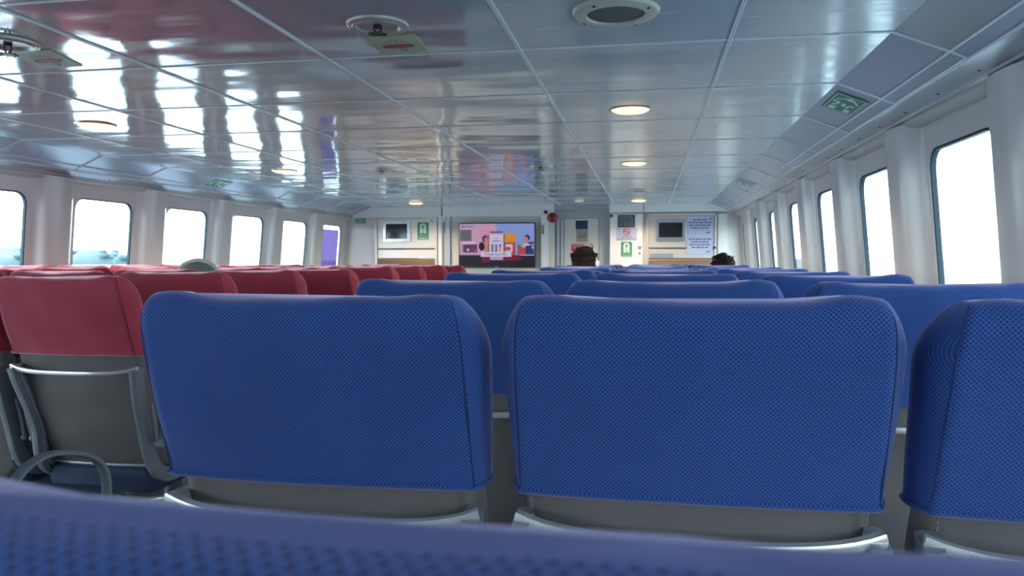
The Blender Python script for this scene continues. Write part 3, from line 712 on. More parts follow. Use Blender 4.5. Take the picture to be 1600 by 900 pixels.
# ------------------------------------------------------------------ ceiling fittings
def downlight(px, py, label, lit=True, rad=.135):
    p = at_z(px, py, CEIL-.012); r = empty('downlight', (p.x, p.y, CEIL)); tag(r, label, 'ceiling light', 'round ceiling downlights')
    k = rad/.135
    mb = MB(); mb.lathe((0, 0, 0), [(.116*k, -.006), (.120*k, -.010), (.132*k, -.008), (.140*k, .001)], 40); mb.build('trim_ring', 'steel', r)
    mb = MB(); mb.lathe((0, 0, 0), [(0, -.026), (.06*k, -.0245), (.100*k, -.018), (.117*k, -.008), (.117*k, 0)], 40); mb.build('diffuser', 'lamp_glow' if lit else 'lamp_dim', r)
    if lit:
        ld = bpy.data.lights.new('downlight_bulb', 'SPOT'); ld.energy = LAMP; ld.color = (1, .78, .55); ld.spot_size = 2.6; ld.spot_blend = .6; ld.shadow_soft_size = .1
        lo = bpy.data.objects.new('downlight_bulb', ld); C.objects.link(lo); lo.parent = r; lo.location = (0, 0, -.03)
downlight(985, 173, 'large lit downlight nearest the viewer on the right half of the ceiling')
downlight(991, 256, 'second lit downlight in the right row, halfway to the front wall')
downlight(998, 314, 'furthest lit downlight of the right row, just above the narrow notice panel')
downlight(150, 197, 'large lit downlight amid the window reflections on the left')
downlight(445, 268.5, 'lit downlight in the left half, halfway to the front wall')
downlight(650, 318, 'lit downlight just above the left wall cabinet')
downlight(905, 314, 'dim downlight before the door recess', False, .09)
def speaker(px, py, rad, label):
    p = at_z(px, py, CEIL); r = empty('ceiling_speaker', (p.x, p.y, CEIL)); tag(r, label, 'ceiling speaker')
    mb = MB(); k = rad/.16
    mb.lathe((0, 0, 0), [(.104*k, -.010), (.108*k, -.020), (.13*k, -.022), (.152*k, -.014), (.16*k, .001)], 48); mb.build('rim', 'beige_plastic', r)
    mb = MB(); mb.lathe((0, 0, 0), [(0, -.016), (.06*k, -.0155), (.104*k, -.012), (.106*k, 0)], 40); mb.build('grille', 'speaker_cloth', r)
    for q in range(4):
        aa = PI/4+q*PI/2+.25; mb = MB(); mb.ell((.137*k*math.cos(aa), .137*k*math.sin(aa), -.0195), (.007, .007, .004), 10, 6); mb.build('screw', 'dark_metal', r)
speaker(962, 17, .168, 'large round beige ceiling speaker nearest the viewer')
def flat_dish(px, py, label, rad):
    p = at_z(px, py, CEIL); r = empty('ceiling_speaker', (p.x, p.y, CEIL)); tag(r, label, 'ceiling fitting')
    mb = MB(); mb.lathe((0, 0, 0), [(.7*rad, -.02), (.75*rad, -.028), (.95*rad, -.02), (rad, .001)], 32); mb.build('rim', 'beige_plastic', r)
    mb = MB(); mb.lathe((0, 0, 0), [(0, -.022), (.7*rad, -.020), (.72*rad, 0)], 32); mb.build('grille', 'speaker_cloth', r)
flat_dish(998, 296, 'distant round beige ceiling speaker between the second and third right downlights', .15)
def sprinkler(px, py, label, rad=.125, drop=0.0):
    p = at_z(px, py, CEIL); r = empty('ceiling_sprinkler', (p.x, p.y, CEIL)); tag(r, label, 'sprinkler')
    mb = MB(); mb.lathe((0, 0, 0), [(rad, .001), (rad*.98, -.010), (rad*.92, -.014), (rad*.84, -.012), (rad*.80, -.016), (rad*.72, -.015), (rad*.66, -.006)], 40); mb.build('cover_ring', 'aged_chrome', r)
    mb = MB(); mb.lathe((0, 0, 0), [(rad*.66, -.006), (rad*.5, -.004), (rad*.2, -.003), (0, -.003)], 32); mb.build('cup', 'aged_chrome', r)
    mb = MB(); z = .004-drop
    mb.lathe((0, 0, 0), [(.018, -.003), (.018, -.014), (.010, -.018), (0, -.018)], 14)
    for s_ in (-1, 1): mb.tube([(s_*.016, 0, -.012), (s_*.018, 0, z-.020), (s_*.006, 0, z-.040)], .0035, 8)
    mb.lathe((0, 0, 0), [(0, z-.038), (.010, z-.038), (.030, z-.041), (.030, z-.044), (0, z-.044)], 18)
    for q in range(8):
        c_, s_ = math.cos(q*PI/4), math.sin(q*PI/4); mb.tube([(.022*c_, .022*s_, z-.042), (.040*c_, .040*s_, z-.044)], .003, 5)
    mb.build('nozzle', 'dark_metal', r)
sprinkler(590, 38, 'round chrome sprinkler head beside the pale sticker in the middle of the ceiling')
sprinkler(12, 66, 'chrome sprinkler head cut by the left edge of the picture', .125, .015)
sprinkler(845, 260, 'distant ceiling sprinkler above the television', .12)
sprinkler(597, 266, 'distant ceiling sprinkler left of centre', .12)
def sticker(cs, label, m='sticker_pale'):
    P = [at_z(x, y, CEIL) for x, y in cs]     # corners: far-left, far-right, near-right, near-left in the cabin
    c = sum(P, Vector())/4; ux = ((P[1]-P[0])+(P[2]-P[3]))/4; uy = ((P[3]-P[0])+(P[2]-P[1]))/4
    mb = MB(); dz = [0]
    def fr(u, v, k): return (c.x+ux.x*u+uy.x*v, c.y+ux.y*u+uy.y*v, CEIL-k)
    q = [(-1, -1), (1, -1), (1, 1), (-1, 1)]
    mb.add([fr(u, v, -.002) for u, v in q]+[fr(u, v, .006) for u, v in q], [(4,5,6,7), (3,2,1,0), (0,1,5,4), (1,2,6,5), (2,3,7,6), (3,0,4,7)], 0)
    def P2(pts, mi, k): mb.add([fr(u, v, k) for u, v in pts], [tuple(range(len(pts)))], mi)
    P2([(.66*math.cos(t*PI/12), .22*math.sin(t*PI/12)+.12) for t in range(24)], 1, .0066)
    P2([(.52*math.cos(t*PI/12), .15*math.sin(t*PI/12)+.12) for t in range(24)], 2, .0072)
    for (u, v, du, dv) in ((-.42, -.45, .12, .22), (-.62, -.30, .16, .22), (-.22, -.55, .08, .25), (.02, -.55, .06, .3), (.28, -.5, -.03, .22), (.45, -.42, -.05, .2), (.30, -.2, -.02, .06)):
        P2([(u, v), (u+.045, v), (u+.045+du, v+dv), (u+du, v+dv)], 1, .0066)
    for t in range(8):
        a0 = PI*t/8; a1 = PI*(t+1)/8
        P2([(.10+.10*math.cos(a0), .42+.22*math.sin(a0)), (.10+.14*math.cos(a0), .42+.30*math.sin(a0)), (.10+.14*math.cos(a1), .42+.30*math.sin(a1)), (.10+.10*math.cos(a1), .42+.22*math.sin(a1))], 1, .0066)
    tag(mb.build('sprinkler_sticker', [m, 'ink', 'sign_red'], smooth=False), label, 'sticker')
sticker([(568, 57), (648, 52.5), (671, 78.5), (597, 83.5)], 'pale green square sticker with a red symbol by the middle sprinkler')
sticker([(14, 80), (77, 77), (130, 101), (67, 106)], 'pale square sticker by the left edge sprinkler head')

# ================================================================== SEATS
# local frame: x across, y forward, z up; the crest of the backrest is over y = 0 .. 0.07 at z = 1.13
TOP = 1.13; LEAN = 0.33
def slab(mb_uv, keys, n, NB, bow, topw, seed, wob=0.0, groove=True, uvs=True):
    """keys rows: drop, side half width, seam half width, rear y offset, front y offset (both beyond the lean)"""
    rn = random.Random(seed); ph = [rn.uniform(0, 6.28) for _ in range(6)]; am = [rn.uniform(.6, 1.2) for _ in range(6)]
    rows = smooth_interp(keys, n); V = []; UV = []; vlen = 0; prevp = None
    for (d, w_, sm, yb, yf) in rows:
        z0 = TOP-d; y0 = LEAN*d; mid = (yb+yf)/2; th = yf-yb
        ring = []
        for i in range(NB+1):                                   # back face
            t = -1+2*i/NB; x = sm*t; ring.append((x, yb-bow*(1-t*t)*min(1, th/.05)))
        g = .004*min(1, th/.05)
        if groove: ring.append((sm+.0015, yb+g))
        for k in (.2, .45, .7, .9):                            # side gusset
            bul = math.sin(min(1, k*1.3)*PI/2)
            ring.append((sm+.003+(w_-sm-.003)*bul, yb+g*.4+(th)*k*.9))
        nf = 12
        for i in range(nf+1):
            t = 1-2*i/nf; ring.append((sm*.97*t, yf+.006*(1-t*t)*min(1, th/.05)))
        side = [(-x, y) for x, y in ring[NB+1:NB+1+(5 if groove else 4)]][::-1]
        ring += side
        k = len(ring); s = 0
        if prevp is not None: vlen += math.hypot(d-prevp[0], yb-prevp[1])
        prevp = (d, yb)
        us = []; px = ring[NB//2]
        for j in range(k):
            x, y = ring[j]
            wv = topw*(math.cos(x*16.5+ph[0]*.1)*(-.45)*am[0]+.30*math.sin(x*23+ph[1])*am[1]+.18*math.sin(x*47+ph[2])) * max(0, 1-d/.10)
            ear = topw*1.1*math.exp(-((abs(x)-.175)/.03)**2)*max(0, 1-d/.05)
            wr = wob*(math.sin(x*21+z0*30+ph[3])*.6+math.sin(x*9-z0*44+ph[4])*.6+math.sin(z0*18+x*50+ph[5])*.3)
            V.append((x, y0+y+wr, z0+wv+ear))
            s = 0
        # arc length, zero at the middle of the back face
        acc = [0]
        for j in range(1, k+1): a, b = ring[j-1], ring[j % k]; acc.append(acc[-1]+math.hypot(a[0]-b[0], a[1]-b[1]))
        UV.append([a-acc[NB//2] for a in acc]); UV[-1].append(vlen)
    k = len(ring); fs = []; fuv = []
    for r in range(n-1):
        for j in range(k):
            j2 = (j+1) % k; fs.append((r*k+j, r*k+j2, (r+1)*k+j2, (r+1)*k+j))
            fuv.append([(UV[r][j], UV[r][-1]), (UV[r][j+1], UV[r][-1]), (UV[r+1][j+1], UV[r+1][-1]), (UV[r+1][j], UV[r+1][-1])])
    fs.append(tuple(range(k))); fuv.append([(UV[0][j], 0) for j in range(k)])
    fs.append(tuple((n-1)*k+j for j in range(k-1, -1, -1))); fuv.append([(UV[n-1][j], UV[n-1][-1]) for j in range(k-1, -1, -1)])
    return V, fs, fuv
def slab_obj(name, m, parent, keys, n, NB, bow, topw, seed, wob=0, groove=True):
    V, fs, fuv = slab(None, keys, n, NB, bow, topw, seed, wob, groove)
    me = bpy.data.meshes.new(name); me.from_pydata(V, [], fs); me.materials.append(M[m])
    ul = me.uv_layers.new(name='UVMap')
    for p, q in zip(me.polygons, fuv):
        p.use_smooth = True
        for li, c in zip(p.loop_indices, q): ul.data[li].uv = c
    me.update(); me.validate()
    bm = bmesh.new(); bm.from_mesh(me); bmesh.ops.recalc_face_normals(bm, faces=bm.faces); bm.to_mesh(me); bm.free()
    o = bpy.data.objects.new(name, me); C.objects.link(o); o.parent = parent; return o
COVER = [(.268, .236, .222, .006, .068), (.264, .242, .227, -.004, .078), (.257, .242, .227, -.006, .080), (.253, .240, .225, -.001, .075), (.205, .243, .224, -.001, .076),
         (.15, .246, .224, -.001, .077), (.10, .249, .223, -.001, .078), (.065, .250, .222, .000, .078), (.040, .243, .220, .002, .076), (.022, .234, .217, .006, .071),
         (.010, .225, .213, .013, .063), (.003, .218, .209, .022, .054), (.000, .212, .204, .032, .044)]
SHELL = [(.665, .190, .185, .035, .065), (.655, .205, .195, .020, .085), (.60, .212, .200, .004, .100), (.52, .216, .204, .0, .105), (.42, .220, .208, .002, .095), (.33, .226, .213, .010, .080),
         (.25, .228, .216, .020, .066), (.15, .228, .208, .026, .060), (.06, .220, .200, .028, .056), (.03, .200, .185, .032, .048)]
def LY(d, off=0): return LEAN*d+off
def make_seat(colour, seed, cov_seed):
    r = empty('passenger_seat')
    cover = 'blue_knit' if colour == 'blue' else 'red_cloth'
    slab_obj('backrest', 'taupe_leather', r, SHELL, 30, 24, .014, 0, seed, .0030, False)
    slab_obj('headrest_cover', cover, r, COVER if colour == 'blue' else [(k[0]*.955,)+k[1:] for k in COVER], 46, 40, .010, .0045, cov_seed, .0012 if colour == 'blue' else .0024)
    for s_ in (-1, 1):
        mb = MB()
        for k in range(34):
            d = .275+k*.0105; x = s_*(.2135-.012*(k/34)); y = LY(d, .0085)
            mb.box(x-.0007, x+.0007, y-.003, y+.001, TOP-d-.003, TOP-d+.003)
        mb.build('stitching', 'stitch_thread', r, smooth=False, merge=False)
    # hem beading at the foot of the leather back
    sm_rows = smooth_interp([(k[0]*(1 if colour == 'blue' else .955),)+k[1:] for k in COVER], 40)
    for s_ in (-1, 1):
        mb = MB(); mb.tube([(s_*(q[2]+.0012), LEAN*q[0]+q[3]+.0015, TOP-q[0]) for q in sm_rows[6:-3]], .0014, 6, up=(0, 1, 0)); so = mb.build('side_seam', cover+'_seam', r); so['label'] = 'dark stitched side seam'
    mb = MB(); mb.tube([(x, LY(.652, .014)-.014*(1-(x/.2)**2), TOP-.652) for x in [-.195+.39*i/12 for i in range(13)]], .006, 8); mb.build('lower_piping', 'soffit_rail', r)
    # bowed metal bar with lifted corners, then side rails down to the seat
    pts = []
    for i in range(25):
        t = -1+2*i/24; x = .232*t; pts.append((x, LY(.30, -.012-.026*(1-t*t)), TOP-.312+.017*abs(t)**5))
    mb = MB(); mb.sweep(pts, [(-.007, -.006), (.007, -.006), (.009, 0), (.007, .006), (-.007, .006), (-.009, 0)]); mb.build('top_bar', 'bright_edge', r)
    prof = [(-.023, -.012), (-.008, -.016), (0, -.010), (.008, -.016), (.023, -.012), (.026, 0), (.023, .010), (-.023, .010), (-.026, 0)]
    for s_ in (-1, 1):
        key = [(.226, LY(.30, -.010), TOP-.298), (.221, LY(.34, -.012), TOP-.34), (.212, LY(.40, -.012), TOP-.40), (.206, LY(.46, -.010), TOP-.46), (.203, LY(.52, -.010), TOP-.52),
               (.206, LY(.57, -.018), TOP-.57), (.210, LY(.62, -.022), TOP-.62), (.213, LY(.66, -.005), TOP-.665), (.214, LY(.68, .04), TOP-.69), (.214, LY(.68, .10), TOP-.69), (.214, LY(.68, .17), TOP-.67)]
        p_ = [(s_*x, y, z) for x, y, z in smooth_interp(key, 34)]
        mb = MB(); mb.sweep(p_, prof, up=(s_*1.0, 0, 0.02)); mb.build('side_rail', 'grey_frame', r, angle=35)
        mb = MB(); mb.tube([(s_*.240, LY(.43, .0), TOP-.42), (s_*.242, LY(.50, -.004), TOP-.50), (s_*.238, LY(.56, -.012), TOP-.555)], .0065, 8); mb.ell((s_*.238, LY(.56, -.012), TOP-.56), (.011, .011, .011), 12, 8); mb.build('lever', 'grey_frame', r)
    # cushion
    key = [(-.0, 0)]
    mb = MB(); pr = rrect(-.215, .215, .385, .475, .035, 4); ysx = [(.20, .86), (.215, .96), (.26, 1), (.45, 1), (.60, 1), (.64, .97), (.665, .86)]; n = len(pr)
    for y, q in ysx: mb.v += [(x*q, y, .43+(z-.43)*q) for x, z in pr]
    for i in range(len(ysx)-1):
        for j in range(n): mb.f.append((i*n+j, i*n+(j+1) % n, (i+1)*n+(j+1) % n, (i+1)*n+j)); mb.m.append(0)
    mb.f += [tuple(range(n)), tuple((len(ysx)-1)*n+j for j in range(n))]; mb.m += [0, 0]
    mb.build('seat_cushion', 'navy_cloth', r)
    # seat frame and legs
    mb = MB(); mb.tube([(-.225, .23, .365), (-.225, .60, .365), (-.19, .63, .365), (.19, .63, .365), (.225, .60, .365), (.225, .23, .365), (.19, .20, .365), (-.19, .20, .365)], .012, 8, closed=True); mb.build('seat_frame', 'bright_edge', r)
    for s_ in (-1, 1):
        mb = MB(); mb.tube([(s_*.17, .25, .36), (s_*.17, .20, .03), (s_*.17, .22, .012), (s_*.17, .60, .012), (s_*.17, .62, .03), (s_*.17, .57, .36)], .013, 8, up=(1, 0, .01)); mb.build('leg', 'grey_frame', r)
    return r
def add_armrest(r, s_=1):
    key = [(LY(.50, .0), .560), (LY(.50, .035), .610), (LY(.5, .09), .648), (LY(.5, .16), .660), (LY(.5, .24), .645), (LY(.5, .32), .612), (LY(.5, .37), .560), (LY(.5, .38), .48), (LY(.5, .36), .40)]
    p_ = [(s_*.250, y, z) for y, z in smooth_interp(key, 30)]
    mb = MB(); mb.sweep(p_, [(-.004, -.016), (.006, -.014), (.009, 0), (.006, .014), (-.004, .016), (-.008, .0)], up=(s_*1.0, 0, .02)); return mb.build('armrest', 'grey_frame', r)

BLUE_Y = [.135, .922, 1.685, 2.485, 3.23, 4.01, 4.78, 5.54, 6.31, 7.085, 7.84]
BLUE_X = [-.455, .057, .570]
RED_Y = [1.50, 2.14, 2.73, 3.36, 4.04, 4.75, 5.37, 6.00, 6.65]
ORD = ['first', 'second', 'third', 'fourth', 'fifth', 'sixth', 'seventh', 'eighth', 'ninth', 'tenth', 'eleventh']
protos = {}; arms_todo = []
def proto(colour, v):
    if (colour, v) not in protos:
        r = make_seat(colour, 10+v, 30+v*7+(100 if colour == 'red' else 0))
        protos[(colour, v)] = r; r['_used'] = 0
    return protos[(colour, v)]
def place(colour, v, x, y, label, rz=0, dz=0, arm=0):
    p = proto(colour, v)
    if not p['_used']: o = p; p['_used'] = 1
    else:
        o = p.copy(); C.objects.link(o)
        for ch in list(p.children):
            c = ch.copy(); C.objects.link(c); c.parent = o
    o.location = (x, y, dz); o.rotation_euler = (0, 0, rz)
    if arm: arms_todo.append((o, arm))
    tag(o, label, 'seat', '%s seats on the %s side' % (colour, 'right' if colour == 'blue' else 'left'))
    return o
colname = ['left seat beside the aisle', 'middle seat of the row', 'right seat nearest the windows']
for i, y in enumerate(BLUE_Y):
    for j, x in enumerate(BLUE_X):
        if i == 0:
            if j != 1: continue
            place('blue', 0, -.03, y, 'blurred blue seat top along the bottom edge, closest to the viewer', -.04, 0).scale = (1, 1, .9858); continue
        v = {(1, 0): 1, (1, 1): 2, (1, 2): 3, (2, 0): 1, (2, 1): 2, (2, 2): 4}.get((i, j), (i*3+j*2) % 5)
        if i == 1: lab = 'blue knit covered ' + ['seat filling the left of centre, first full row, beside the aisle', 'seat filling the centre right, first full row', 'seat cut by the right picture edge, first full row'][j]
        else: lab = 'blue covered seat, %s full row from the viewer, %s' % (ORD[i-1], colname[j])
        place('blue', v, x+random.uniform(-.006, .006), y, lab, random.uniform(-.01, .01), random.uniform(-.002, .003), -1 if j == 0 else (1 if j == 2 else 0))
rc = ['on the aisle', 'second from the aisle', 'third from the aisle', 'fourth from the aisle', 'fifth from the aisle', 'sixth from the aisle', 'against the left wall']
for i, y in enumerate(RED_Y):
    for j in range(7):
        if i == 0 and j > 0: continue
        x = -1.86-.512*j
        if i == 0: lab = 'red covered seat just outside the left edge, only its curved grey armrest showing'
        elif (i, j) == (1, 0): lab = 'nearest red covered seat fully in view, grey leather back and metal rails showing'
        else: lab = 'red covered seat, %s row from the viewer, %s' % (ORD[i-1], rc[j])
        place('red', (i*2+j*3) % 4, x, y, lab, random.uniform(-.012, .012), random.uniform(-.008, .004)-.002, 1 if j == 0 else 0)
arm_mesh = {}
for o, sd in arms_todo:
    if sd not in arm_mesh: arm_mesh[sd] = add_armrest(o, sd)
    else: c = arm_mesh[sd].copy(); C.objects.link(c); c.parent = o
for o in C.objects:
    if '_used' in o: del o['_used']

# ================================================================== PEOPLE
def capsule(mb, a, b, ra, rb, seg=12):
    a, b = Vector(a), Vector(b); n = 5; pts = []; sc_ = []
    d = (b-a); l = d.length; d.normalize()
    for i in range(n): t = i/n; pts.append(a-d*ra*math.cos(t*PI/2)); sc_.append(max(.02, ra*math.sin(t*PI/2)))
    for i in range(4): t = i/3; pts.append(a+(b-a)*t); sc_.append(ra+(rb-ra)*t)
    for i in range(1, n+1): t = i/n; pts.append(b+d*rb*math.sin(t*PI/2)); sc_.append(max(.02*rb, rb*math.cos(t*PI/2)))
    mb.sweep(pts, [(math.cos(2*PI*k/seg), math.sin(2*PI*k/seg)) for k in range(seg)], scale=sc_)
def person(loc, rz, headtop, label, shirt, hair, head_yaw=0, nod=0):
    """seated figure, hips on the cushion; local y forward"""
    r = empty('person', loc, rz); tag(r, label, 'person')
    dz = headtop-1.265
    hip = Vector((0, .02, .56)); chest = Vector((0, -.06, .88+dz)); neck = Vector((0, -.04, 1.02+dz)); hc = Vector((0, -.01, 1.145+dz))
    R = Matrix.Rotation(head_yaw, 3, 'Z') @ Matrix.Rotation(-nod, 3, 'X')
    b = MB()
    capsule(b, hip, chest-Vector((0, 0, .12)), .125, .125); capsule(b, (-.10, .02, .56), (.10, .02, .56), .105, .105)
    capsule(b, (-.10, -.06, .90+dz), (.10, -.06, .90+dz), .115, .115); capsule(b, chest, neck+Vector((0, 0, .04)), .10, .054)
    capsule(b, neck, hc-Vector((0, .01, .03)), .056, .058)
    arms = []
    for s_ in (-1, 1):
        sh_, el, wr = Vector((s_*.172, -.06, .92+dz)), Vector((s_*.198, .06, .70)), Vector((s_*.12, .28, .62))
        capsule(b, sh_, el, .058, .043); capsule(b, el, wr, .042, .028); arms.append((sh_, el, wr))
        kn, an = Vector((s_*.10, .38, .53)), Vector((s_*.11, .36, .10))
        capsule(b, (s_*.10, .05, .55), kn, .088, .062); capsule(b, kn, an, .058, .038); capsule(b, an-Vector((0, .02, .05)), an+Vector((0, .15, -.065)), .036, .030)
        d = (wr-el).normalized(); pm = wr+d*.05; capsule(b, wr, pm, .030, .034); side = Vector((1, 0, 0))
        for f in range(4):
            q0 = pm+Vector(((f-1.5)*.019, .01, -.002)); ln = (.034, .042, .039, .030)[f]
            q1 = q0+Vector((0, ln, .002)); q2 = q1+Vector((0, ln*.75, -.016)); capsule(b, q0, q1, .0092, .0086, 8); capsule(b, q1, q2, .0086, .0078, 8)
        t0 = wr+d*.015+Vector((-s_*.026, 0, 0)); t1 = t0+Vector((-s_*.026, .022, -.004)); capsule(b, t0, t1, .011, .010, 8); capsule(b, t1, t1+Vector((-s_*.006, .028, -.006)), .010, .0085, 8)
    # head with brow, nose, jaw, lips and ears
    def hp(x, y, z): return hc + R @ Vector((x, y, z))
    b.ell(hc, (.076, .094, .112), 20, 14, rot=R); b.ell(hp(0, .028, -.052), (.056, .062, .062), 16, 10, rot=R); b.ell(hp(0, .07, -.092), (.026, .024, .020), 12, 8, rot=R)
    capsule(b, hp(0, .088, .012), hp(0, .106, -.026), .011, .016, 8); b.ell(hp(0, .086, -.060), (.026, .014, .010), 12, 8, rot=R); b.ell(hp(0, .080, .030), (.052, .020, .012), 12, 8, rot=R)
    for s_ in (-1, 1): b.ell(hp(s_*.078, -.004, -.005), (.009, .020, .031), 12, 8, rot=R)
    o = b.build('body', 'skin', r, merge=False)
    m_ = o.modifiers.new('remesh', 'REMESH'); m_.mode = 'VOXEL'; m_.voxel_size = .0075; m_.use_smooth_shade = True
    s2 = o.modifiers.new('smooth', 'SMOOTH'); s2.iterations = 3; s2.factor = .5
    e = MB()
    for s_ in (-1, 1): e.ell(hp(s_*.030, .083, .008), (.012, .009, .008), 10, 8)
    e.build('eyes', 'white_plastic', r)
    # clothing
    b = MB(); capsule(b, hip+Vector((0, 0, -.02)), chest-Vector((0, 0, .12)), .138, .137); capsule(b, (-.10, .02, .58), (.10, .02, .58), .115, .115)
    capsule(b, (-.10, -.06, .90+dz), (.10, -.06, .90+dz), .124, .124); capsule(b, chest, neck-Vector((0, 0, .02)), .11, .072)
    for sh_, el, wr in arms: capsule(b, sh_, el, .070, .056); capsule(b, el, wr-(wr-el)*.12, .054, .040)
    o = b.build('shirt', shirt, r, merge=False); m_ = o.modifiers.new('remesh', 'REMESH'); m_.mode = 'VOXEL'; m_.voxel_size = .010; m_.use_smooth_shade = True
    s2 = o.modifiers.new('smooth', 'SMOOTH'); s2.iterations = 4
    b = MB(); capsule(b, (-.10, .02, .555), (.10, .02, .555), .112, .112)
    for s_ in (-1, 1): capsule(b, (s_*.10, .05, .55), (s_*.10, .38, .53), .099, .074); capsule(b, (s_*.10, .38, .53), (s_*.11, .36, .15), .070, .054)
    o = b.build('trousers', 'trousers', r, merge=False); m_ = o.modifiers.new('remesh', 'REMESH'); m_.mode = 'VOXEL'; m_.voxel_size = .010; m_.use_smooth_shade = True
    b = MB()
    for s_ in (-1, 1): capsule(b, (s_*.11, .34, .045), (s_*.11, .52, .038), .045, .037)
    b.build('shoes', 'black_plastic', r)
    # hair
    b = MB()
    if hair in ('long', 'short'):
        g_ = .013 if hair == 'long' else .009
        b.ell(hp(0, -.036, .012), (.076+g_, .094+g_*.6, .112+g_), 22, 14, rot=R)
        if hair == 'long':
            for k in range(13):
                a_ = PI+PI*k/12; x, y = .078*math.cos(a_), .090*math.sin(a_)
                capsule(b, hp(x, y, .03), hp(x*1.12, y*1.1-.012, -.14), .026, .020, 8)
        rh = random.Random(5 if hair == 'long' else 6)
        for k in range(46 if hair == 'long' else 26):
            a_ = rh.uniform(.9*PI, 2.1*PI); dn = rh.uniform(-.02, .04); ln = rh.uniform(.08, .15) if hair == 'long' else rh.uniform(.03, .05)
            rx, ry = .084+g_*.6, .096; q = rh.uniform(.99, 1.04)
            p0 = hp(rx*.62*math.cos(a_), ry*.62*math.sin(a_)-.03, .088+dn*.3+g_); p1 = hp(rx*q*math.cos(a_), ry*q*math.sin(a_)-.034, .035+dn); p2 = hp(rx*q*1.05*math.cos(a_+.1), ry*q*1.05*math.sin(a_)-.036, .035+dn-ln)
            capsule(b, p0, p1, .0065, .0065, 7); capsule(b, p1, p2, .0065, .0055, 7)
        ho = b.build('hair', 'hair_dark', r, merge=False)
        m_ = ho.modifiers.new('remesh', 'REMESH'); m_.mode = 'VOXEL'; m_.voxel_size = .006; m_.use_smooth_shade = True
        s3 = ho.modifiers.new('smooth', 'SMOOTH'); s3.iterations = 6; s3.factor = .5
    return r, hp
# reader with long hair and headphones
p = at_y(924, 400, 5.76)
r, hp = person((-.455, 5.95, 0), -.35, 1.272, 'person with long dark hair and pale headphones, facing the cabin door', 'shirt_green', 'long', -.35)
mb = MB(); mb.tube([hp(.104*math.cos(a_), -.012, .004+.139*math.sin(a_)) for a_ in [PI*k/20 for k in range(21)]], .005, 8); mb.build('headphones', 'white_plastic', r)
mb = MB()
for s_ in (-1, 1): mb.ell(hp(s_*.104, -.008, -.004), (.012, .026, .032), 14, 10)
mb.build('earcup', 'white_plastic', r)
p = at_y(1131, 405, 6.52)
r, hp = person((.59, 6.72, 0), .5, 1.216, 'person with short black hair slouched low, before the right wall cabinet', 'shirt_white', 'short', .35, .35)
p = at_y(326, 415, 3.72)
r, hp = person((-2.372, 3.77, 0), -.55, 1.166, 'person in a pale rimmed grey cap among the red seats on the left', 'shirt_navy', 'none', -.7)
mb = MB(); vs = []; 
for i in range(9):
    for j in range(28):
        a_ = 2*PI*j/28; t_ = 1.35*i/8; vs.append(hp(.092*math.sin(t_)*math.cos(a_), .110*math.sin(t_)*math.sin(a_), .020+.104*math.cos(t_)))
mb.add(vs, [(i*28+j, (i+1)*28+j, (i+1)*28+(j+1) % 28, i*28+(j+1) % 28) for i in range(8) for j in range(28)])
mb.build('cap_crown', 'cap_grey', r)
mb = MB(); mb.tube([hp(0.0, .112*math.cos(a_), .022+.108*math.sin(a_)) for a_ in [-.1+(PI+.1)*k/18 for k in range(19)]], .014, 8, up=(1, 0, 0)); mb.build('cap_piping', 'cap_rim', r)
mb = MB(); mb.add([hp(.085*math.cos(a_), .10*math.sin(a_)+q, .045-q*.3) for q in (0, .075) for a_ in [PI*.08+PI*.84*k/12 for k in range(13)]], [(k, k+1, 14+k, 13+k) for k in range(12)])
bo = mb.build('cap_brim', 'cap_brim', r); bo.modifiers.new('s', 'SOLIDIFY').thickness = .005

# ================================================================== BAGS beside the nearest red seat
def bag(name, x, y, z, w_, d_, h_, m, label, rz=0):
    r = empty(name, (x, y, z), rz); tag(r, label, 'bag'); mb = MB(); n = 24
    ks = [(0, .86), (.02, .98), (.25, 1.04), (.6, 1.0), (.85, .86), (1.0, .66)]
    for h, q in smooth_interp(ks, 14):
        for j in range(n):
            a_ = 2*PI*j/n; c_, s_ = math.cos(a_), math.sin(a_); e = .5
            mb.v.append((w_/2*q*math.copysign(abs(c_)**e, c_), d_/2*q*math.copysign(abs(s_)**e, s_)+.006*math.sin(3*a_+h*7), h*h_))
    for i in range(13):
        for j in range(n): mb.f.append((i*n+j, i*n+(j+1) % n, (i+1)*n+(j+1) % n, (i+1)*n+j)); mb.m.append(0)
    mb.f += [tuple(range(n)), tuple(13*n+j for j in range(n))]; mb.m += [0, 0]
    mb.build('bag_body', m, r, angle=60)
    mb = MB(); mb.tube([(-w_*.22, 0, h_*.97), (-w_*.2, 0, h_*1.15), (0, 0, h_*1.22), (w_*.2, 0, h_*1.15), (w_*.22, 0, h_*.97)], .007, 8, up=(0, 1, 0)); mb.build('handle', m, r)
bag('shoulder_bag', -1.72, 2.60, .476, .20, .16, .17, 'brown_bag', 'brown bag on the cushion of the nearest red seat')
bag('tote_bag', -1.46, 2.66, 0, .20, .13, .36, 'red_bag', 'red bag standing on the deck beside the nearest red seat')

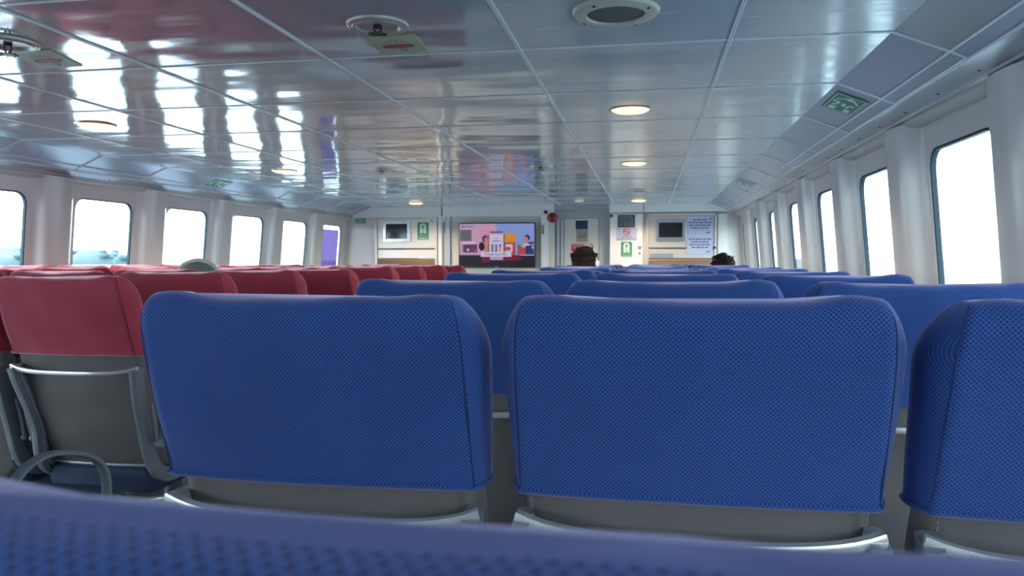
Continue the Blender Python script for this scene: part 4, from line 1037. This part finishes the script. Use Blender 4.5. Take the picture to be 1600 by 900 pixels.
# ================================================================== OUTSIDE
mb = MB(); mb.box(-2600, 2600, -1500, 3500, -3.4, -3.3); o = mb.build('sea', 'sea_water', smooth=False); tag(o, 'pale calm sea seen through the windows', 'sea', kind='structure')
mb = MB(); rn = random.Random(3)
for k in range(60):
    x = -560+rn.uniform(-60, 60); y = 240+k*8; h_ = 6+8*abs(math.sin(k*.17))+rn.uniform(0, 4)
    if 30 < k < 34: continue
    mb.ell((x, y, -3), (22, rn.uniform(8, 16), h_), 14, 8)
    for q in range(7): mb.ell((x+18, y+rn.uniform(-10, 10), h_*rn.uniform(.3, .8)-2), (4, rn.uniform(2, 5), rn.uniform(1.5, 3)), 8, 6)
o = mb.build('shore_trees', 'far_trees'); tag(o, 'low wooded shore far beyond the left windows', 'shore', kind='structure')
def boat(loc, rz, k, label):
    r = empty('boat', loc, rz); tag(r, label, 'boat'); mb = MB()
    sec = [(-6, .9), (-3, 1.5), (2, 1.5), (5, .8), (7, .05)]
    for x, w_ in sec: mb.v += [(x*k, -w_*k, 1.3*k), (x*k, -w_*.5*k, -.3*k), (x*k, w_*.5*k, -.3*k), (x*k, w_*k, 1.3*k)]
    for i in range(4):
        for j in range(4): mb.f.append((i*4+j, i*4+(j+1) % 4, (i+1)*4+(j+1) % 4, (i+1)*4+j)); mb.m.append(0)
    mb.f += [(0, 1, 2, 3), (16, 17, 18, 19)]; mb.m += [0, 0]; mb.build('hull', 'boat_white', r, smooth=False)
    MB().box(-4*k, 2.5*k, -1.1*k, 1.1*k, 1.3*k, 3.0*k).build('cabin', 'boat_blue', r, bevel=.1*k)
    MB().box(-2.5*k, 1.2*k, -.9*k, .9*k, 3.0*k, 4.0*k).build('wheelhouse', 'boat_white', r, bevel=.1*k)
    mb = MB(); mb.tube([(-.5*k, 0, 4*k), (-.5*k, 0, 6*k)], .08*k, 6); mb.build('mast', 'boat_white', r)
d = ray(314, 404); boat((d.x*100/d.y, 100, -3.1), 0.3, 1.0, 'blue and white boat seen low in a left window')
d = ray(1237, 404); boat((d.x*70/d.y, 70, -3.1), 1.4, 1.1, 'moored blue and white boat seen in a far right window')
